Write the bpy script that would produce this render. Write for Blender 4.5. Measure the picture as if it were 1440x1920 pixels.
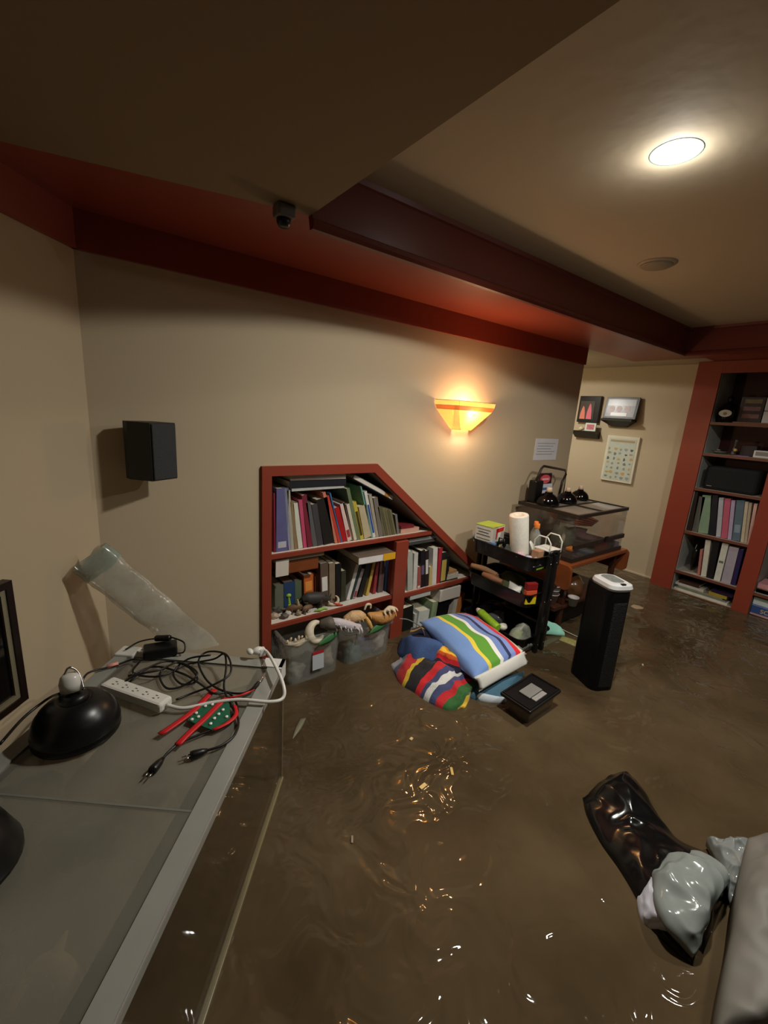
import bpy, bmesh, math, random
from mathutils import Vector, Matrix, noise
random.seed(4)
for o in list(bpy.data.objects): bpy.data.objects.remove(o)
C = bpy.context.scene.collection
V = Vector
S = bpy.context.scene

# ------------------------------------------------------------------ camera
H, FPX = 1.10, 795.22
pit, rol, yaw = (math.radians(a) for a in (13.267, 3.866, -37.3005))
cy, sy, cp, sp, cr, sr = math.cos(yaw), math.sin(yaw), math.cos(pit), math.sin(pit), math.cos(rol), math.sin(rol)
W2C = (Matrix(((cr, -sr, 0), (sr, cr, 0), (0, 0, 1))) @ Matrix(((1, 0, 0), (0, cp, -sp), (0, sp, cp)))
       @ Matrix(((1, 0, 0), (0, 0, -1), (0, 1, 0))) @ Matrix(((cy, sy, 0), (-sy, cy, 0), (0, 0, 1))))
C2W = W2C.transposed()
CAM = V((0, 0, H))
cam = bpy.data.cameras.new('camera'); co = bpy.data.objects.new('camera', cam); C.objects.link(co)
cam.sensor_fit = 'VERTICAL'; cam.sensor_height = 36; cam.lens = FPX / 1920 * 36; cam.clip_start = .01
R3 = Matrix((C2W.col[0], -C2W.col[1], -C2W.col[2])).transposed()
co.matrix_world = Matrix.Translation(CAM) @ R3.to_4x4()
S.camera = co
# ------------------------------------------------------------------ light and exposure
S.view_settings.view_transform = 'Standard'; S.view_settings.look = 'None'
S.view_settings.gamma = 1; S.view_settings.use_curve_mapping = False
S.view_settings.exposure = 0.45
w = bpy.data.worlds.new('world'); S.world = w; w.use_nodes = True
w.node_tree.nodes['Background'].inputs[0].default_value = (1, .9, .8, 1)
w.node_tree.nodes['Background'].inputs[1].default_value = 0.004
LAMP_W = 14.5      # watts of each recessed lamp
LAMP_COL = (1, .97, .89)
SCONCE_W = 5.6
SCONCE_COL = (1, .70, .44)

def at_z(x, y, z=0.0):
    d = C2W @ V(((x - 720) / FPX, (y - 960) / FPX, 1)); return CAM + d * ((z - H) / d.z)
def at_y(x, y, Y):
    d = C2W @ V(((x - 720) / FPX, (y - 960) / FPX, 1)); return CAM + d * (Y / d.y)
def at_x(x, y, X):
    d = C2W @ V(((x - 720) / FPX, (y - 960) / FPX, 1)); return CAM + d * (X / d.x)

# ------------------------------------------------------------------ materials
MC = {}
def srgb(r, g, b):
    f = lambda c: (c / 12.92 if c <= .04045 else ((c + .055) / 1.055) ** 2.4)
    return (f(r / 255), f(g / 255), f(b / 255), 1)
def mat(name, col, rough=.5, metal=0, var=.12, scale=14, bump=0.0, spec=.5, trans=0, alpha=1, emit=None, coat=0, ior=1.45):
    if name in MC: return MC[name]
    m = bpy.data.materials.new(name); MC[name] = m; m.use_nodes = True
    nt = m.node_tree; b = nt.nodes['Principled BSDF']; L = nt.links
    c = srgb(*col)
    tc = nt.nodes.new('ShaderNodeTexCoord'); nz = nt.nodes.new('ShaderNodeTexNoise')
    nz.inputs['Scale'].default_value = scale; nz.inputs['Detail'].default_value = 4
    L.new(tc.outputs['Object'], nz.inputs['Vector'])
    mx = nt.nodes.new('ShaderNodeMix'); mx.data_type = 'RGBA'
    mx.inputs[6].default_value = tuple(v * (1 - var) for v in c[:3]) + (1,)
    mx.inputs[7].default_value = tuple(min(1, v * (1 + var)) for v in c[:3]) + (1,)
    L.new(nz.outputs['Fac'], mx.inputs[0]); L.new(mx.outputs[2], b.inputs['Base Color'])
    b.inputs['Roughness'].default_value = rough; b.inputs['Metallic'].default_value = metal
    b.inputs['Specular IOR Level'].default_value = spec
    b.inputs['Transmission Weight'].default_value = trans; b.inputs['Alpha'].default_value = alpha
    b.inputs['Coat Weight'].default_value = coat; b.inputs['IOR'].default_value = ior
    if emit:
        b.inputs['Emission Color'].default_value = srgb(*emit[0]); b.inputs['Emission Strength'].default_value = emit[1]
    if bump:
        bp = nt.nodes.new('ShaderNodeBump'); bp.inputs['Strength'].default_value = bump; bp.inputs['Distance'].default_value = .01
        n2 = nt.nodes.new('ShaderNodeTexNoise'); n2.inputs['Scale'].default_value = scale * 5
        L.new(tc.outputs['Object'], n2.inputs['Vector']); L.new(n2.outputs['Fac'], bp.inputs['Height']); L.new(bp.outputs[0], b.inputs['Normal'])
    return m
def stripes(name, cols, axis='U', rough=.85, weave=90):
    m = bpy.data.materials.new(name); m.use_nodes = True; nt = m.node_tree; L = nt.links; b = nt.nodes['Principled BSDF']
    uv = nt.nodes.new('ShaderNodeUVMap'); uv.uv_map = 'UVMap'
    sx = nt.nodes.new('ShaderNodeSeparateXYZ'); L.new(uv.outputs[0], sx.inputs[0])
    r = nt.nodes.new('ShaderNodeValToRGB'); r.color_ramp.interpolation = 'CONSTANT'
    el = r.color_ramp.elements; el[0].position = 0; el[0].color = srgb(*cols[0][1]); el.remove(el[1])
    for p, c in cols[1:]:
        e = el.new(p); e.color = srgb(*c)
    L.new(sx.outputs[0 if axis == 'U' else 1], r.inputs[0]); L.new(r.outputs[0], b.inputs['Base Color'])
    b.inputs['Roughness'].default_value = rough; b.inputs['Sheen Weight'].default_value = .2
    tc = nt.nodes.new('ShaderNodeTexCoord'); n2 = nt.nodes.new('ShaderNodeTexNoise'); n2.inputs['Scale'].default_value = weave
    bp = nt.nodes.new('ShaderNodeBump'); bp.inputs['Strength'].default_value = .4; bp.inputs['Distance'].default_value = .004
    L.new(tc.outputs['Object'], n2.inputs['Vector']); L.new(n2.outputs['Fac'], bp.inputs['Height']); L.new(bp.outputs[0], b.inputs['Normal'])
    return m
def film(name, col, clear=.6, rough=.1, haze=None, bump=0, even=False):
    """thin plastic or glass: see-through, with a mirror-like skin and some haze"""
    if name in MC: return MC[name]
    m = bpy.data.materials.new(name); MC[name] = m; m.use_nodes = True; nt = m.node_tree; L = nt.links
    nt.nodes.remove(nt.nodes['Principled BSDF']); out = nt.nodes['Material Output']
    t = nt.nodes.new('ShaderNodeBsdfTransparent'); g = nt.nodes.new('ShaderNodeBsdfGlossy'); d = nt.nodes.new('ShaderNodeBsdfDiffuse')
    c = srgb(*col); t.inputs[0].default_value = tuple(min(1, .93 + v * .07) for v in c[:3]) + (1,); d.inputs[0].default_value = c
    g.inputs['Roughness'].default_value = rough
    lw = nt.nodes.new('ShaderNodeLayerWeight'); lw.inputs[0].default_value = .5; pw = nt.nodes.new('ShaderNodeMath'); pw.operation = 'POWER'; pw.inputs[1].default_value = 4; L.new(lw.outputs['Facing'], pw.inputs[0]); fr = nt.nodes.new('ShaderNodeMath'); fr.operation = 'MULTIPLY_ADD'; fr.inputs[1].default_value = .8; fr.inputs[2].default_value = .035; L.new(pw.outputs[0], fr.inputs[0])
    tc = nt.nodes.new('ShaderNodeTexCoord'); nz = nt.nodes.new('ShaderNodeTexNoise'); nz.inputs['Scale'].default_value = 14; nz.inputs['Detail'].default_value = 4
    L.new(tc.outputs['Object'], nz.inputs['Vector'])
    mr = nt.nodes.new('ShaderNodeMapRange'); mr.inputs[3].default_value = (1 - clear) * (.8 if even else .4); mr.inputs[4].default_value = (1 - clear) * (1.0 if even else 1.2)
    mr.inputs[1].default_value = .3; mr.inputs[2].default_value = .7
    L.new(nz.outputs['Fac'], mr.inputs[0])
    a = nt.nodes.new('ShaderNodeMixShader'); b2 = nt.nodes.new('ShaderNodeMixShader')
    L.new(mr.outputs[0], a.inputs[0]); L.new(t.outputs[0], a.inputs[1]); L.new(d.outputs[0], a.inputs[2])
    L.new(fr.outputs[0], b2.inputs[0]); L.new(a.outputs[0], b2.inputs[1]); L.new(g.outputs[0], b2.inputs[2]); L.new(b2.outputs[0], out.inputs[0])
    if bump:
        bp = nt.nodes.new('ShaderNodeBump'); bp.inputs['Strength'].default_value = bump; bp.inputs['Distance'].default_value = .02
        L.new(nz.outputs['Fac'], bp.inputs['Height']); L.new(bp.outputs[0], g.inputs['Normal']); L.new(bp.outputs[0], lw.inputs['Normal'])
    return m

def col(c, rough=.55, **k):
    return mat('paint_%d_%d_%d_%d' % (*c, int(rough * 100)), c, rough, **k)

wall_m = mat('tan wall paint', (188, 171, 142), .75, var=.04, scale=3, bump=.05)
ceil_m = mat('beige ceiling paint', (186, 172, 148), .8, var=.04, scale=4, bump=.12)
red_m = mat('dark red trim paint', (142, 62, 44), .36, var=.06, scale=6)
white_m = mat('white painted wood', (218, 210, 196), .5, var=.05)
black_m = mat('black plastic', (17, 16, 17), .35)
blackgloss = mat('glossy black enamel', (10, 9, 10), .12)
wood_m = mat('reddish brown wood', (128, 68, 34), .4, var=.3, scale=20)
darkwood = mat('dark wood', (62, 32, 18), .5, var=.3, scale=20)
page_m = mat('paper pages', (222, 212, 186), .8, var=.1, scale=80)
glass_m = film('clear glass', (150, 140, 130), .93, .03)
bin_m = film('clear plastic bin', (222, 222, 212), .84, .10, bump=1.5, even=True)
metal_m = mat('silver metal', (190, 190, 188), .25, 1)

# ------------------------------------------------------------------ mesh helpers
def fin(bm):
    bmesh.ops.recalc_face_normals(bm, faces=bm.faces[:]); return bm
def add_box(bm, a, b, mi=0, T=None, bev=0):
    x0, x1 = sorted((a[0], b[0])); y0, y1 = sorted((a[1], b[1])); z0, z1 = sorted((a[2], b[2]))
    vs = [bm.verts.new((x, y, z)) for x in (x0, x1) for y in (y0, y1) for z in (z0, z1)]
    fs = []
    for q in ((0, 1, 3, 2), (4, 6, 7, 5), (0, 4, 5, 1), (2, 3, 7, 6), (0, 2, 6, 4), (1, 5, 7, 3)):
        f = bm.faces.new([vs[i] for i in q]); f.material_index = mi; fs.append(f)
    if bev:
        es = list({e for f in fs for e in f.edges})
        r = bmesh.ops.bevel(bm, geom=es, offset=bev, segments=2, affect='EDGES', profile=.5)
        vs = list({v for f in r['faces'] for v in f.verts} | {v for v in vs if v.is_valid})
        for f in r['faces']: f.material_index = mi
    if T: bmesh.ops.transform(bm, matrix=T, verts=[v for v in vs if v.is_valid])
    return bm
def box(a, b, T=None, bev=0):
    return fin(add_box(bmesh.new(), a, b, 0, T, bev))
def add_prism(bm, pts, axis, lo, hi, mi=0, T=None):
    def mk(p, t):
        v = {'x': (t, p[0], p[1]), 'y': (p[0], t, p[1]), 'z': (p[0], p[1], t)}[axis]
        v = V(v); return bm.verts.new(T @ v if T else v)
    A = [mk(p, lo) for p in pts]; B = [mk(p, hi) for p in pts]; n = len(pts)
    fs = [bm.faces.new(A), bm.faces.new(B[::-1])]
    for i in range(n): fs.append(bm.faces.new((A[i], B[i], B[(i + 1) % n], A[(i + 1) % n])))
    for f in fs: f.material_index = mi
    return bm
def add_lathe(bm, prof, T=None, n=24, mi=0, cap=True):
    rings = []
    for r, z in prof:
        rings.append([bm.verts.new((T or Matrix()) @ V((r * math.cos(2 * math.pi * k / n), r * math.sin(2 * math.pi * k / n), z))) for k in range(n)])
    for a, b in zip(rings, rings[1:]):
        for k in range(n):
            f = bm.faces.new((a[k], a[(k + 1) % n], b[(k + 1) % n], b[k])); f.material_index = mi; f.smooth = True
    if cap:
        for r in (rings[0], rings[-1]):
            f = bm.faces.new(r); f.material_index = mi
    return bm
def lathe(prof, T=None, n=24, cap=True): return fin(add_lathe(bmesh.new(), prof, T, n, 0, cap))
def smoothpath(pts, k=6):
    pts = [V(p) for p in pts]
    if len(pts) < 3: return pts
    P = [pts[0] * 2 - pts[1]] + pts + [pts[-1] * 2 - pts[-2]]; out = []
    for i in range(1, len(P) - 2):
        for j in range(k):
            t = j / k; a, b, c, d = P[i - 1:i + 3]
            out.append(.5 * (2 * b + (c - a) * t + (2 * a - 5 * b + 4 * c - d) * t * t + (3 * b - a - 3 * c + d) * t ** 3))
    return out + [pts[-1]]
def add_tube(bm, pts, r, n=8, smooth=True, mi=0):
    P = smoothpath(pts) if smooth else [V(p) for p in pts]
    if not hasattr(r, '__len__'): rr = [r] * len(P)
    else:
        m = len(r) - 1; rr = []
        for i in range(len(P)):
            t = i / (len(P) - 1) * m; a = min(int(t), m - 1); rr.append(r[a] + (r[a + 1] - r[a]) * (t - a))
    rings = []; up = V((0, 0, 1))
    for i, p in enumerate(P):
        d = (P[min(i + 1, len(P) - 1)] - P[max(i - 1, 0)]).normalized()
        s = d.cross(up)
        if s.length < .05: s = d.cross(V((1, 0, 0)))
        s.normalize(); u = s.cross(d)
        rings.append([bm.verts.new(p + (s * math.cos(2 * math.pi * k / n) + u * math.sin(2 * math.pi * k / n)) * rr[i]) for k in range(n)])
    for a, b in zip(rings, rings[1:]):
        for k in range(n):
            f = bm.faces.new((a[k], a[(k + 1) % n], b[(k + 1) % n], b[k])); f.smooth = True; f.material_index = mi
    bm.faces.new(rings[0]); bm.faces.new(rings[-1])
    return bm
def tube(pts, r, n=8, smooth=True): return fin(add_tube(bmesh.new(), pts, r, n, smooth))
def add_blob(bm, c, rad, n=2, rough=.15, seed=0, T=None, mi=0):
    r = bmesh.ops.create_icosphere(bm, subdivisions=n, radius=1)
    for v in r['verts']:
        k = 1 + rough * noise.noise(v.co * 1.7 + V((seed * 3.1, seed, 5)))
        v.co = V((v.co.x * rad[0] * k, v.co.y * rad[1] * k, v.co.z * rad[2] * k))
        if T: v.co = T @ v.co
        v.co += V(c)
    for f in {f for v in r['verts'] for f in v.link_faces}: f.smooth = True; f.material_index = mi
    return bm
def blob(c, rad, n=3, rough=.15, seed=0, T=None): return fin(add_blob(bmesh.new(), c, rad, n, rough, seed, T))
def lump(secs, nx=14, k=5, crumple=.01, freq=9, low=-.03, seed=0, sharp=.6, ridge=0.0):
    """closed heap lofted through cross sections (left point, right point, height)"""
    Ls = smoothpath([s[0] for s in secs], k); Rs = smoothpath([s[1] for s in secs], k)
    Hs = [p.x for p in smoothpath([(s[2], 0, 0) for s in secs], k)]
    bm = bmesh.new(); ul = bm.loops.layers.uv.new('UVMap'); top = []; bot = []
    n = len(Ls); uvm = {}
    for i in range(n):
        e = min(i, n - 1 - i); ef = min(1, .25 + e / (k * .8))
        rt, rb = [], []
        for j in range(nx + 1):
            t = j / nx; p = Ls[i].lerp(Rs[i], t)
            a = math.sin(math.pi * t) ** sharp if 0 < t < 1 else 0
            q = p + V((0, 0, Hs[i] * a * ef))
            nn = noise.noise_vector(q * freq + V((seed, 0, 0))) * crumple + noise.noise_vector(q * freq * 2.7 + V((0, seed, 0))) * crumple * .45
            if a:
                rd = (1 - 3.2 * abs(noise.noise(q * freq * .9 + V((seed, 7, 1))))) + .5 * (1 - 3.2 * abs(noise.noise(q * freq * 2.1 + V((3, seed, 1)))))
                q += nn * min(1, a * 1.4) + V((0, 0, ridge * rd * min(1, a * 1.2)))
            v = bm.verts.new(q); rt.append(v); uvm[v] = (t, i / (n - 1))
            if 0 < j < nx:
                v2 = bm.verts.new(p + V((0, 0, low))); rb.append(v2); uvm[v2] = (t, i / (n - 1))
        top.append(rt); bot.append([rt[0]] + rb + [rt[-1]])
    fs = []
    for i in range(n - 1):
        for j in range(nx):
            fs.append(bm.faces.new((top[i][j], top[i][j + 1], top[i + 1][j + 1], top[i + 1][j])))
            fs.append(bm.faces.new((bot[i][j], bot[i + 1][j], bot[i + 1][j + 1], bot[i][j + 1])))
    for i in (0, n - 1):
        for j in range(nx):
            q = [top[i][j], top[i][j + 1], bot[i][j + 1], bot[i][j]]; q2 = []
            for v in q:
                if v not in q2: q2.append(v)
            if len(q2) > 2: fs.append(bm.faces.new(q2))
    for f in fs:
        f.smooth = True
        for l in f.loops: l[ul].uv = uvm[l.vert]
    return fin(bm)
def pillow(c4, th, n=22, seed=0, crumple=.006):
    """closed cushion over four corners far-left, far-right, near-right, near-left"""
    fl, fr, nr, nl = (V(c) for c in c4); bm = bmesh.new(); ul = bm.loops.layers.uv.new('UVMap'); g = {}; uvm = {}
    nrm = (fr - fl).cross(nl - fl).normalized()
    if nrm.z < 0: nrm = -nrm
    for s in (1, -1):
        for i in range(n + 1):
            for j in range(n + 1):
                u, v = i / n, j / n
                edge = i in (0, n) or j in (0, n)
                if s == -1 and edge: g[s, i, j] = g[1, i, j]; continue
                pu = u + .05 * math.sin(math.pi * 2 * u) * 0
                p = fl.lerp(fr, u).lerp(nl.lerp(nr, u), v)
                ctr = (fl + fr + nl + nr) / 4
                p = p + (ctr - p) * .07 * (math.sin(math.pi * u) * (1 if v in (0, 1) else 0) + math.sin(math.pi * v) * (1 if u in (0, 1) else 0))
                b = (max(0, 4 * u * (1 - u)) ** .45) * (max(0, 4 * v * (1 - v)) ** .45)
                p += nrm * th * .5 * b * s
                p += noise.noise_vector(p * 11 + V((seed, 0, 0))) * crumple * b
                vv = bm.verts.new(p); g[s, i, j] = vv; uvm[vv] = (u, v)
    for s in (1, -1):
        for i in range(n):
            for j in range(n):
                f = bm.faces.new((g[s, i, j], g[s, i + 1, j], g[s, i + 1, j + 1], g[s, i, j + 1])); f.smooth = True
                for l in f.loops: l[ul].uv = uvm[l.vert]
    return fin(bm)

def worldloc(o):
    p = V((0, 0, 0))
    while o: p += o.location; o = o.parent
    return p
def build(name, bm, m, parent=None):
    me = bpy.data.meshes.new(name)
    co_ = [v.co for v in bm.verts]
    lo = V([min(c[i] for c in co_) for i in range(3)]); hi = V([max(c[i] for c in co_) for i in range(3)])
    o3 = V(((lo.x + hi.x) / 2, (lo.y + hi.y) / 2, lo.z))
    bmesh.ops.translate(bm, vec=-o3, verts=bm.verts[:])
    bm.to_mesh(me); bm.free()
    for x in (m if isinstance(m, (list, tuple)) else [m]): me.materials.append(x)
    o = bpy.data.objects.new(name, me); C.objects.link(o)
    if parent: o.parent = parent; o.location = o3 - worldloc(parent)
    else: o.location = o3
    return o
def tag(o, label, cat, group=None, kind=None):
    o['label'] = label; o['category'] = cat
    if group: o['group'] = group
    if kind: o['kind'] = kind
    return o
def thing(name, label, cat, loc, group=None):
    o = bpy.data.objects.new(name, None); C.objects.link(o); o.location = loc; o.empty_display_size = .05
    return tag(o, label, cat, group)
def struct(name, bm, m):
    o = build(name, fin(bm), m); o['kind'] = 'structure'; return o
def rotz(a): return Matrix.Rotation(a, 4, 'Z')
def TR(loc, *rots):
    T = Matrix.Translation(V(loc))
    for r in rots: T = T @ r
    return T
def RX(a): return Matrix.Rotation(a, 4, 'X')
def RY(a): return Matrix.Rotation(a, 4, 'Y')
PI = math.pi

# ================================================================== ROOM
D = 1.493; ZU = 1.555; ZC = 1.672; XW = 2.606; XR = 3.50; XB = 3.39; FL = -.40; XT = 2.90; YT = 1.07; XS = .53
a_dir = V((-.625, -.781, 0)).normalized(); b_dir = V((-.781, .625, 0)).normalized()
struct('floor', box((-3, -2.6, FL - .1), (4.2, 2.8, FL)), mat('brown carpet floor', (70, 52, 38), .9))
# murky water
wm = bpy.data.materials.new('muddy flood water'); wm.use_nodes = True; nt = wm.node_tree; L = nt.links; b = nt.nodes['Principled BSDF']
tc = nt.nodes.new('ShaderNodeTexCoord'); n1 = nt.nodes.new('ShaderNodeTexNoise'); n1.inputs['Scale'].default_value = 2.2; n1.inputs['Detail'].default_value = 5
rp = nt.nodes.new('ShaderNodeValToRGB'); rp.color_ramp.elements[0].color = srgb(64, 52, 35); rp.color_ramp.elements[1].color = srgb(92, 77, 56)
rp.color_ramp.elements[0].position = .35; rp.color_ramp.elements[1].position = .7
L.new(tc.outputs['Object'], n1.inputs['Vector']); L.new(n1.outputs['Fac'], rp.inputs[0]); L.new(rp.outputs[0], b.inputs['Base Color'])
b.inputs['Roughness'].default_value = .03; b.inputs['IOR'].default_value = 1.33
n2 = nt.nodes.new('ShaderNodeTexNoise'); n2.inputs['Scale'].default_value = 8; n2.inputs['Detail'].default_value = 2.2; n2.inputs['Distortion'].default_value = .8
bp = nt.nodes.new('ShaderNodeBump'); bp.inputs['Strength'].default_value = .55; bp.inputs['Distance'].default_value = .035
L.new(tc.outputs['Object'], n2.inputs['Vector']); L.new(n2.outputs['Fac'], bp.inputs['Height']); L.new(bp.outputs[0], b.inputs['Normal'])
_e = V((.06, 1.493, 0)) + V((-.625, -.781, 0)).normalized() * 3.39
_w = bmesh.new(); add_prism(_w, [(.062, 1.49), (.59, 1.49), (.59, 1.76), (1.95, 1.76), (1.95, 1.49), (2.608, 1.49), (2.608, 2.598), (3.498, 2.598), (3.498, 1.153), (3.698, 1.153), (3.698, -2.498), (-2.9, -2.498), (-2.9, -2.2), (_e.x + .002, _e.y)], 'z', -.02, 0)
bmesh.ops.triangulate(_w, faces=[f for f in _w.faces if len(f.verts) > 4])
tag(build('flood_water', fin(_w), wm), 'murky brown flood water standing over the whole floor', 'water', kind='stuff')

# niche outline in the back wall plane (x, z)
def yz(px, py, Y=D):
    p = at_y(px, py, Y); return (p.x, p.z)
oTL = yz(489, 875); oAP = yz(705, 868); oDG = yz(905, 1072)
tw = .037
xl = oTL[0]; zt = (oTL[1] + oAP[1]) / 2; xa = oAP[0]; sl = (zt - oDG[1]) / (oDG[0] - xa)      # drop per metre
ix = xl + tw; iz = zt - tw; ln = math.hypot(1, sl); xai = xa + (tw * sl - tw * ln) / sl * 1.0
xai = xa - tw * (ln - 1) / sl
def diag_out(x): return zt - (x - xa) * sl
def diag_in(x): return diag_out(x) - tw * ln
xbo = xa + (zt - FL) / sl; xbi = xa + (zt - tw * ln - FL) / sl
bm = bmesh.new()
Yb = D + .1
add_box(bm, (-.3, D, FL), (xl, Yb, ZU)); add_box(bm, (xl, D, zt), (XW, Yb, ZU))
add_prism(bm, [(xa, zt), (XW, zt), (XW, FL), (xbo, FL)], 'y', D, Yb)
struct('wall_back', bm, wall_m)
# red band on top of the wall
struct('trim_1', box((-.02, D - .012, 1.46), (XW, D, ZU)), red_m)
# oblique left wall
c0 = V((.06, D, 0)); p1 = c0 - a_dir * .05; p2 = c0 + a_dir * 3.4; w2 = b_dir * .1
bm = bmesh.new(); add_prism(bm, [(q.x, q.y) for q in (c0, p2, p2 + w2, c0 + w2)], 'z', FL, ZC + .1); struct('wall_left', bm, wall_m)
w2 = -b_dir * .012
bm = bmesh.new(); add_prism(bm, [(q.x, q.y) for q in (c0, p2, p2 + w2, c0 + w2)], 'z', 1.46, ZU); struct('trim_2', bm, red_m)
struct('wall_right', fin(add_box(add_box(bmesh.new(), (XR, 1.155, FL), (XR + .2, 2.7, ZU)), (3.7, -2.6, FL), (3.8, 1.155, ZC))), wall_m)
struct('wall_alcove', fin(add_box(add_box(bmesh.new(), (2.4, 2.6, FL), (XR, 2.7, ZU)), (2.506, Yb, FL), (XW, 2.6, ZU))), wall_m)
struct('wall_front', box((-3, -2.6, FL), (3.8, -2.5, ZC + .1)), wall_m)
# ceiling: high field, dropped soffits round it
lx_, ly_, hq = 1.087, .497, .07
bm = bmesh.new(); add_box(bm, (XS - .02, -2.5, ZC), (XT + .02, ly_ - hq, ZC + .1)); add_box(bm, (XS - .02, ly_ + hq, ZC), (XT + .02, YT + .02, ZC + .1))
add_box(bm, (XS - .02, ly_ - hq, ZC), (lx_ - hq, ly_ + hq, ZC + .1)); add_box(bm, (lx_ + hq, ly_ - hq, ZC), (XT + .02, ly_ + hq, ZC + .1))
add_box(bm, (lx_ - hq, ly_ - hq, ZC + .06), (lx_ + hq, ly_ + hq, ZC + .1))
ci, sq = [], []
for k in range(40):
    a = k / 40 * 2 * PI; c_, s_ = math.cos(a), math.sin(a); m_ = hq / max(abs(c_), abs(s_))
    ci.append((lx_ + .047 * c_, ly_ + .047 * s_)); sq.append((lx_ + m_ * c_, ly_ + m_ * s_))
for k in range(40):
    j = (k + 1) % 40; bm.faces.new([bm.verts.new((*p, ZC)) for p in (ci[k], sq[k], sq[j], ci[j])])
struct('ceiling', bm, ceil_m)        # with the round hole of the recessed lamp
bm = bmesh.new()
add_prism(bm, [(-3, -2.5), (XS, -2.5), (XS, YT), (-1.07, D), (-3, D)], 'z', ZU, ZC + .1); struct('trim_3', bm, mat('taupe soffit paint', (134, 114, 88), .8, var=.04, scale=4, bump=.1))      # soffit on the left, coloured darker than the ceiling
bm = bmesh.new()
add_prism(bm, [(XS, YT), (3.24, YT), (3.24, D), (-1.07, D)], 'z', ZU, ZC + .1); struct('trim_4', bm, red_m)       # red soffit along the wall
struct('trim_5', box((XT, -2.5, ZU), (3.8, YT, ZC + .1)), red_m)
struct('trim_6', fin(add_box(add_box(bmesh.new(), (3.24, YT, ZU), (3.8, D, ZC + .1)), (2.4, D, ZU), (3.8, 2.7, ZC + .1))), ceil_m)
# crown moulding: lip along the red soffit, shaped to shadow the upper wall
def crown(lo, hi, fixed, ax, s):
    pr = [(.004, -.032), (-.012, -.032), (-.018, -.024), (-.016, -.012), (-.010, -.008), (-.010, .1), (-.016, .104), (-.018, .117), (0, .117), (.012, 0)]
    bm = bmesh.new()
    if ax == 'x': add_prism(bm, [(fixed + s * p[0], ZU + p[1]) for p in pr], 'x', lo, hi)
    else: add_prism(bm, [(fixed + s * p[0], ZU + p[1]) for p in pr], 'y', lo, hi)
    return bm
crown_m = mat('shaded red crown', (104, 44, 34), .36, var=.06, scale=6)  # trim red darkened, the crown's shade put into its colour
struct('trim_7', crown(XS, XT, YT + .001, 'x', 1), crown_m)
struct('trim_8', crown(-2.5, YT, XT + .001, 'y', 1), crown_m)
struct('baseboard_right', box((XR - .018, 1.155, FL), (XR, 2.6, .012), bev=.004), wall_m)

# ================================================================== LAMPS
def downlight(x, y, z, label, power, spot=None, grp=None):
    t = thing('recessed_ceiling_light', label, 'ceiling light', (x, y, z - .004), grp)
    r = .045; dz = .022 if abs(x - 1.087) + abs(y - .497) < .01 else 0
    build('lamp_can', lathe([(r, dz + .001), (r, -.0004), (r + .0045, -.0006), (r + .005, 0)], TR((x, y, z)), 40, False), mat('white lamp can', (128, 146, 140), .6), t)
    build('diffuser', lathe([(.001, -.001), (r, -.001), (r, -.003), (.001, -.003)], TR((x, y, z + dz)), 32), mat('glowing lamp diffuser', (255, 255, 250), .5, emit=((255, 252, 244), 9)), t)
    l = bpy.data.lights.new('lamp_light', 'SPOT'); l.energy = power; l.color = LAMP_COL
    l.spot_size = math.radians(spot or 153); l.spot_blend = .04; l.shadow_soft_size = .035
    lo = bpy.data.objects.new('lamp_light', l); C.objects.link(lo); lo.parent = t; lo.location = (0, 0, -.012)
    l = bpy.data.lights.new('lens_light', 'AREA'); l.shape = 'DISK'; l.size = 2 * r; l.spread = math.radians(150); l.energy = power * .5; l.color = LAMP_COL
    lo = bpy.data.objects.new('lens_light', l); C.objects.link(lo); lo.parent = t; lo.location = (0, 0, dz - .001)
    if not spot:
        l = bpy.data.lights.new('halo_fill', 'POINT'); l.energy = power * .05; l.color = LAMP_COL; l.shadow_soft_size = .018  # added point light below the can, brightens the ceiling into a halo
        lo = bpy.data.objects.new('halo_fill', l); C.objects.link(lo); lo.parent = t; lo.location = (0, 0, -.022)
    return t
LX, LY = 1.087, .497
downlight(LX, LY, ZC, 'bright round recessed ceiling lamp in the beige ceiling', LAMP_W)
downlight(1.95, .08, ZC, 'round recessed lamp out of view in the ceiling to the right of the viewer', LAMP_W * .62)
downlight(1.087, -1.1, ZC, 'round recessed lamp straight behind the viewer', LAMP_W * .02)
downlight(2.80, 2.0, ZU, 'round recessed lamp in the alcove ceiling by the framed pictures', LAMP_W * .5, spot=168)

# sconce
sc = V((1.575, D, 0))
def art_glass(name, c, e, st, clear):
    m = mat(name, c, .3, emit=(e, st), var=.25, scale=45); nt = m.node_tree; out = nt.nodes['Material Output']; b = nt.nodes['Principled BSDF']
    t_ = nt.nodes.new('ShaderNodeBsdfTransparent'); t_.inputs[0].default_value = srgb(*e); mx = nt.nodes.new('ShaderNodeMixShader'); mx.inputs[0].default_value = 1 - clear
    nt.links.new(t_.outputs[0], mx.inputs[1]); nt.links.new(b.outputs[0], mx.inputs[2]); nt.links.new(mx.outputs[0], out.inputs[0]); return m
t = thing('wall_sconce', 'glowing amber stained-glass wall sconce on the tan wall', 'wall lamp', (1.575, D, 1.03))
amber = art_glass('amber art glass', (255, 205, 120), (255, 214, 130), .62, .5)
amber2 = art_glass('orange art glass', (220, 130, 60), (240, 160, 80), .3, .35)
lead = mat('dark lead came', (70, 50, 28), .5)
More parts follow.
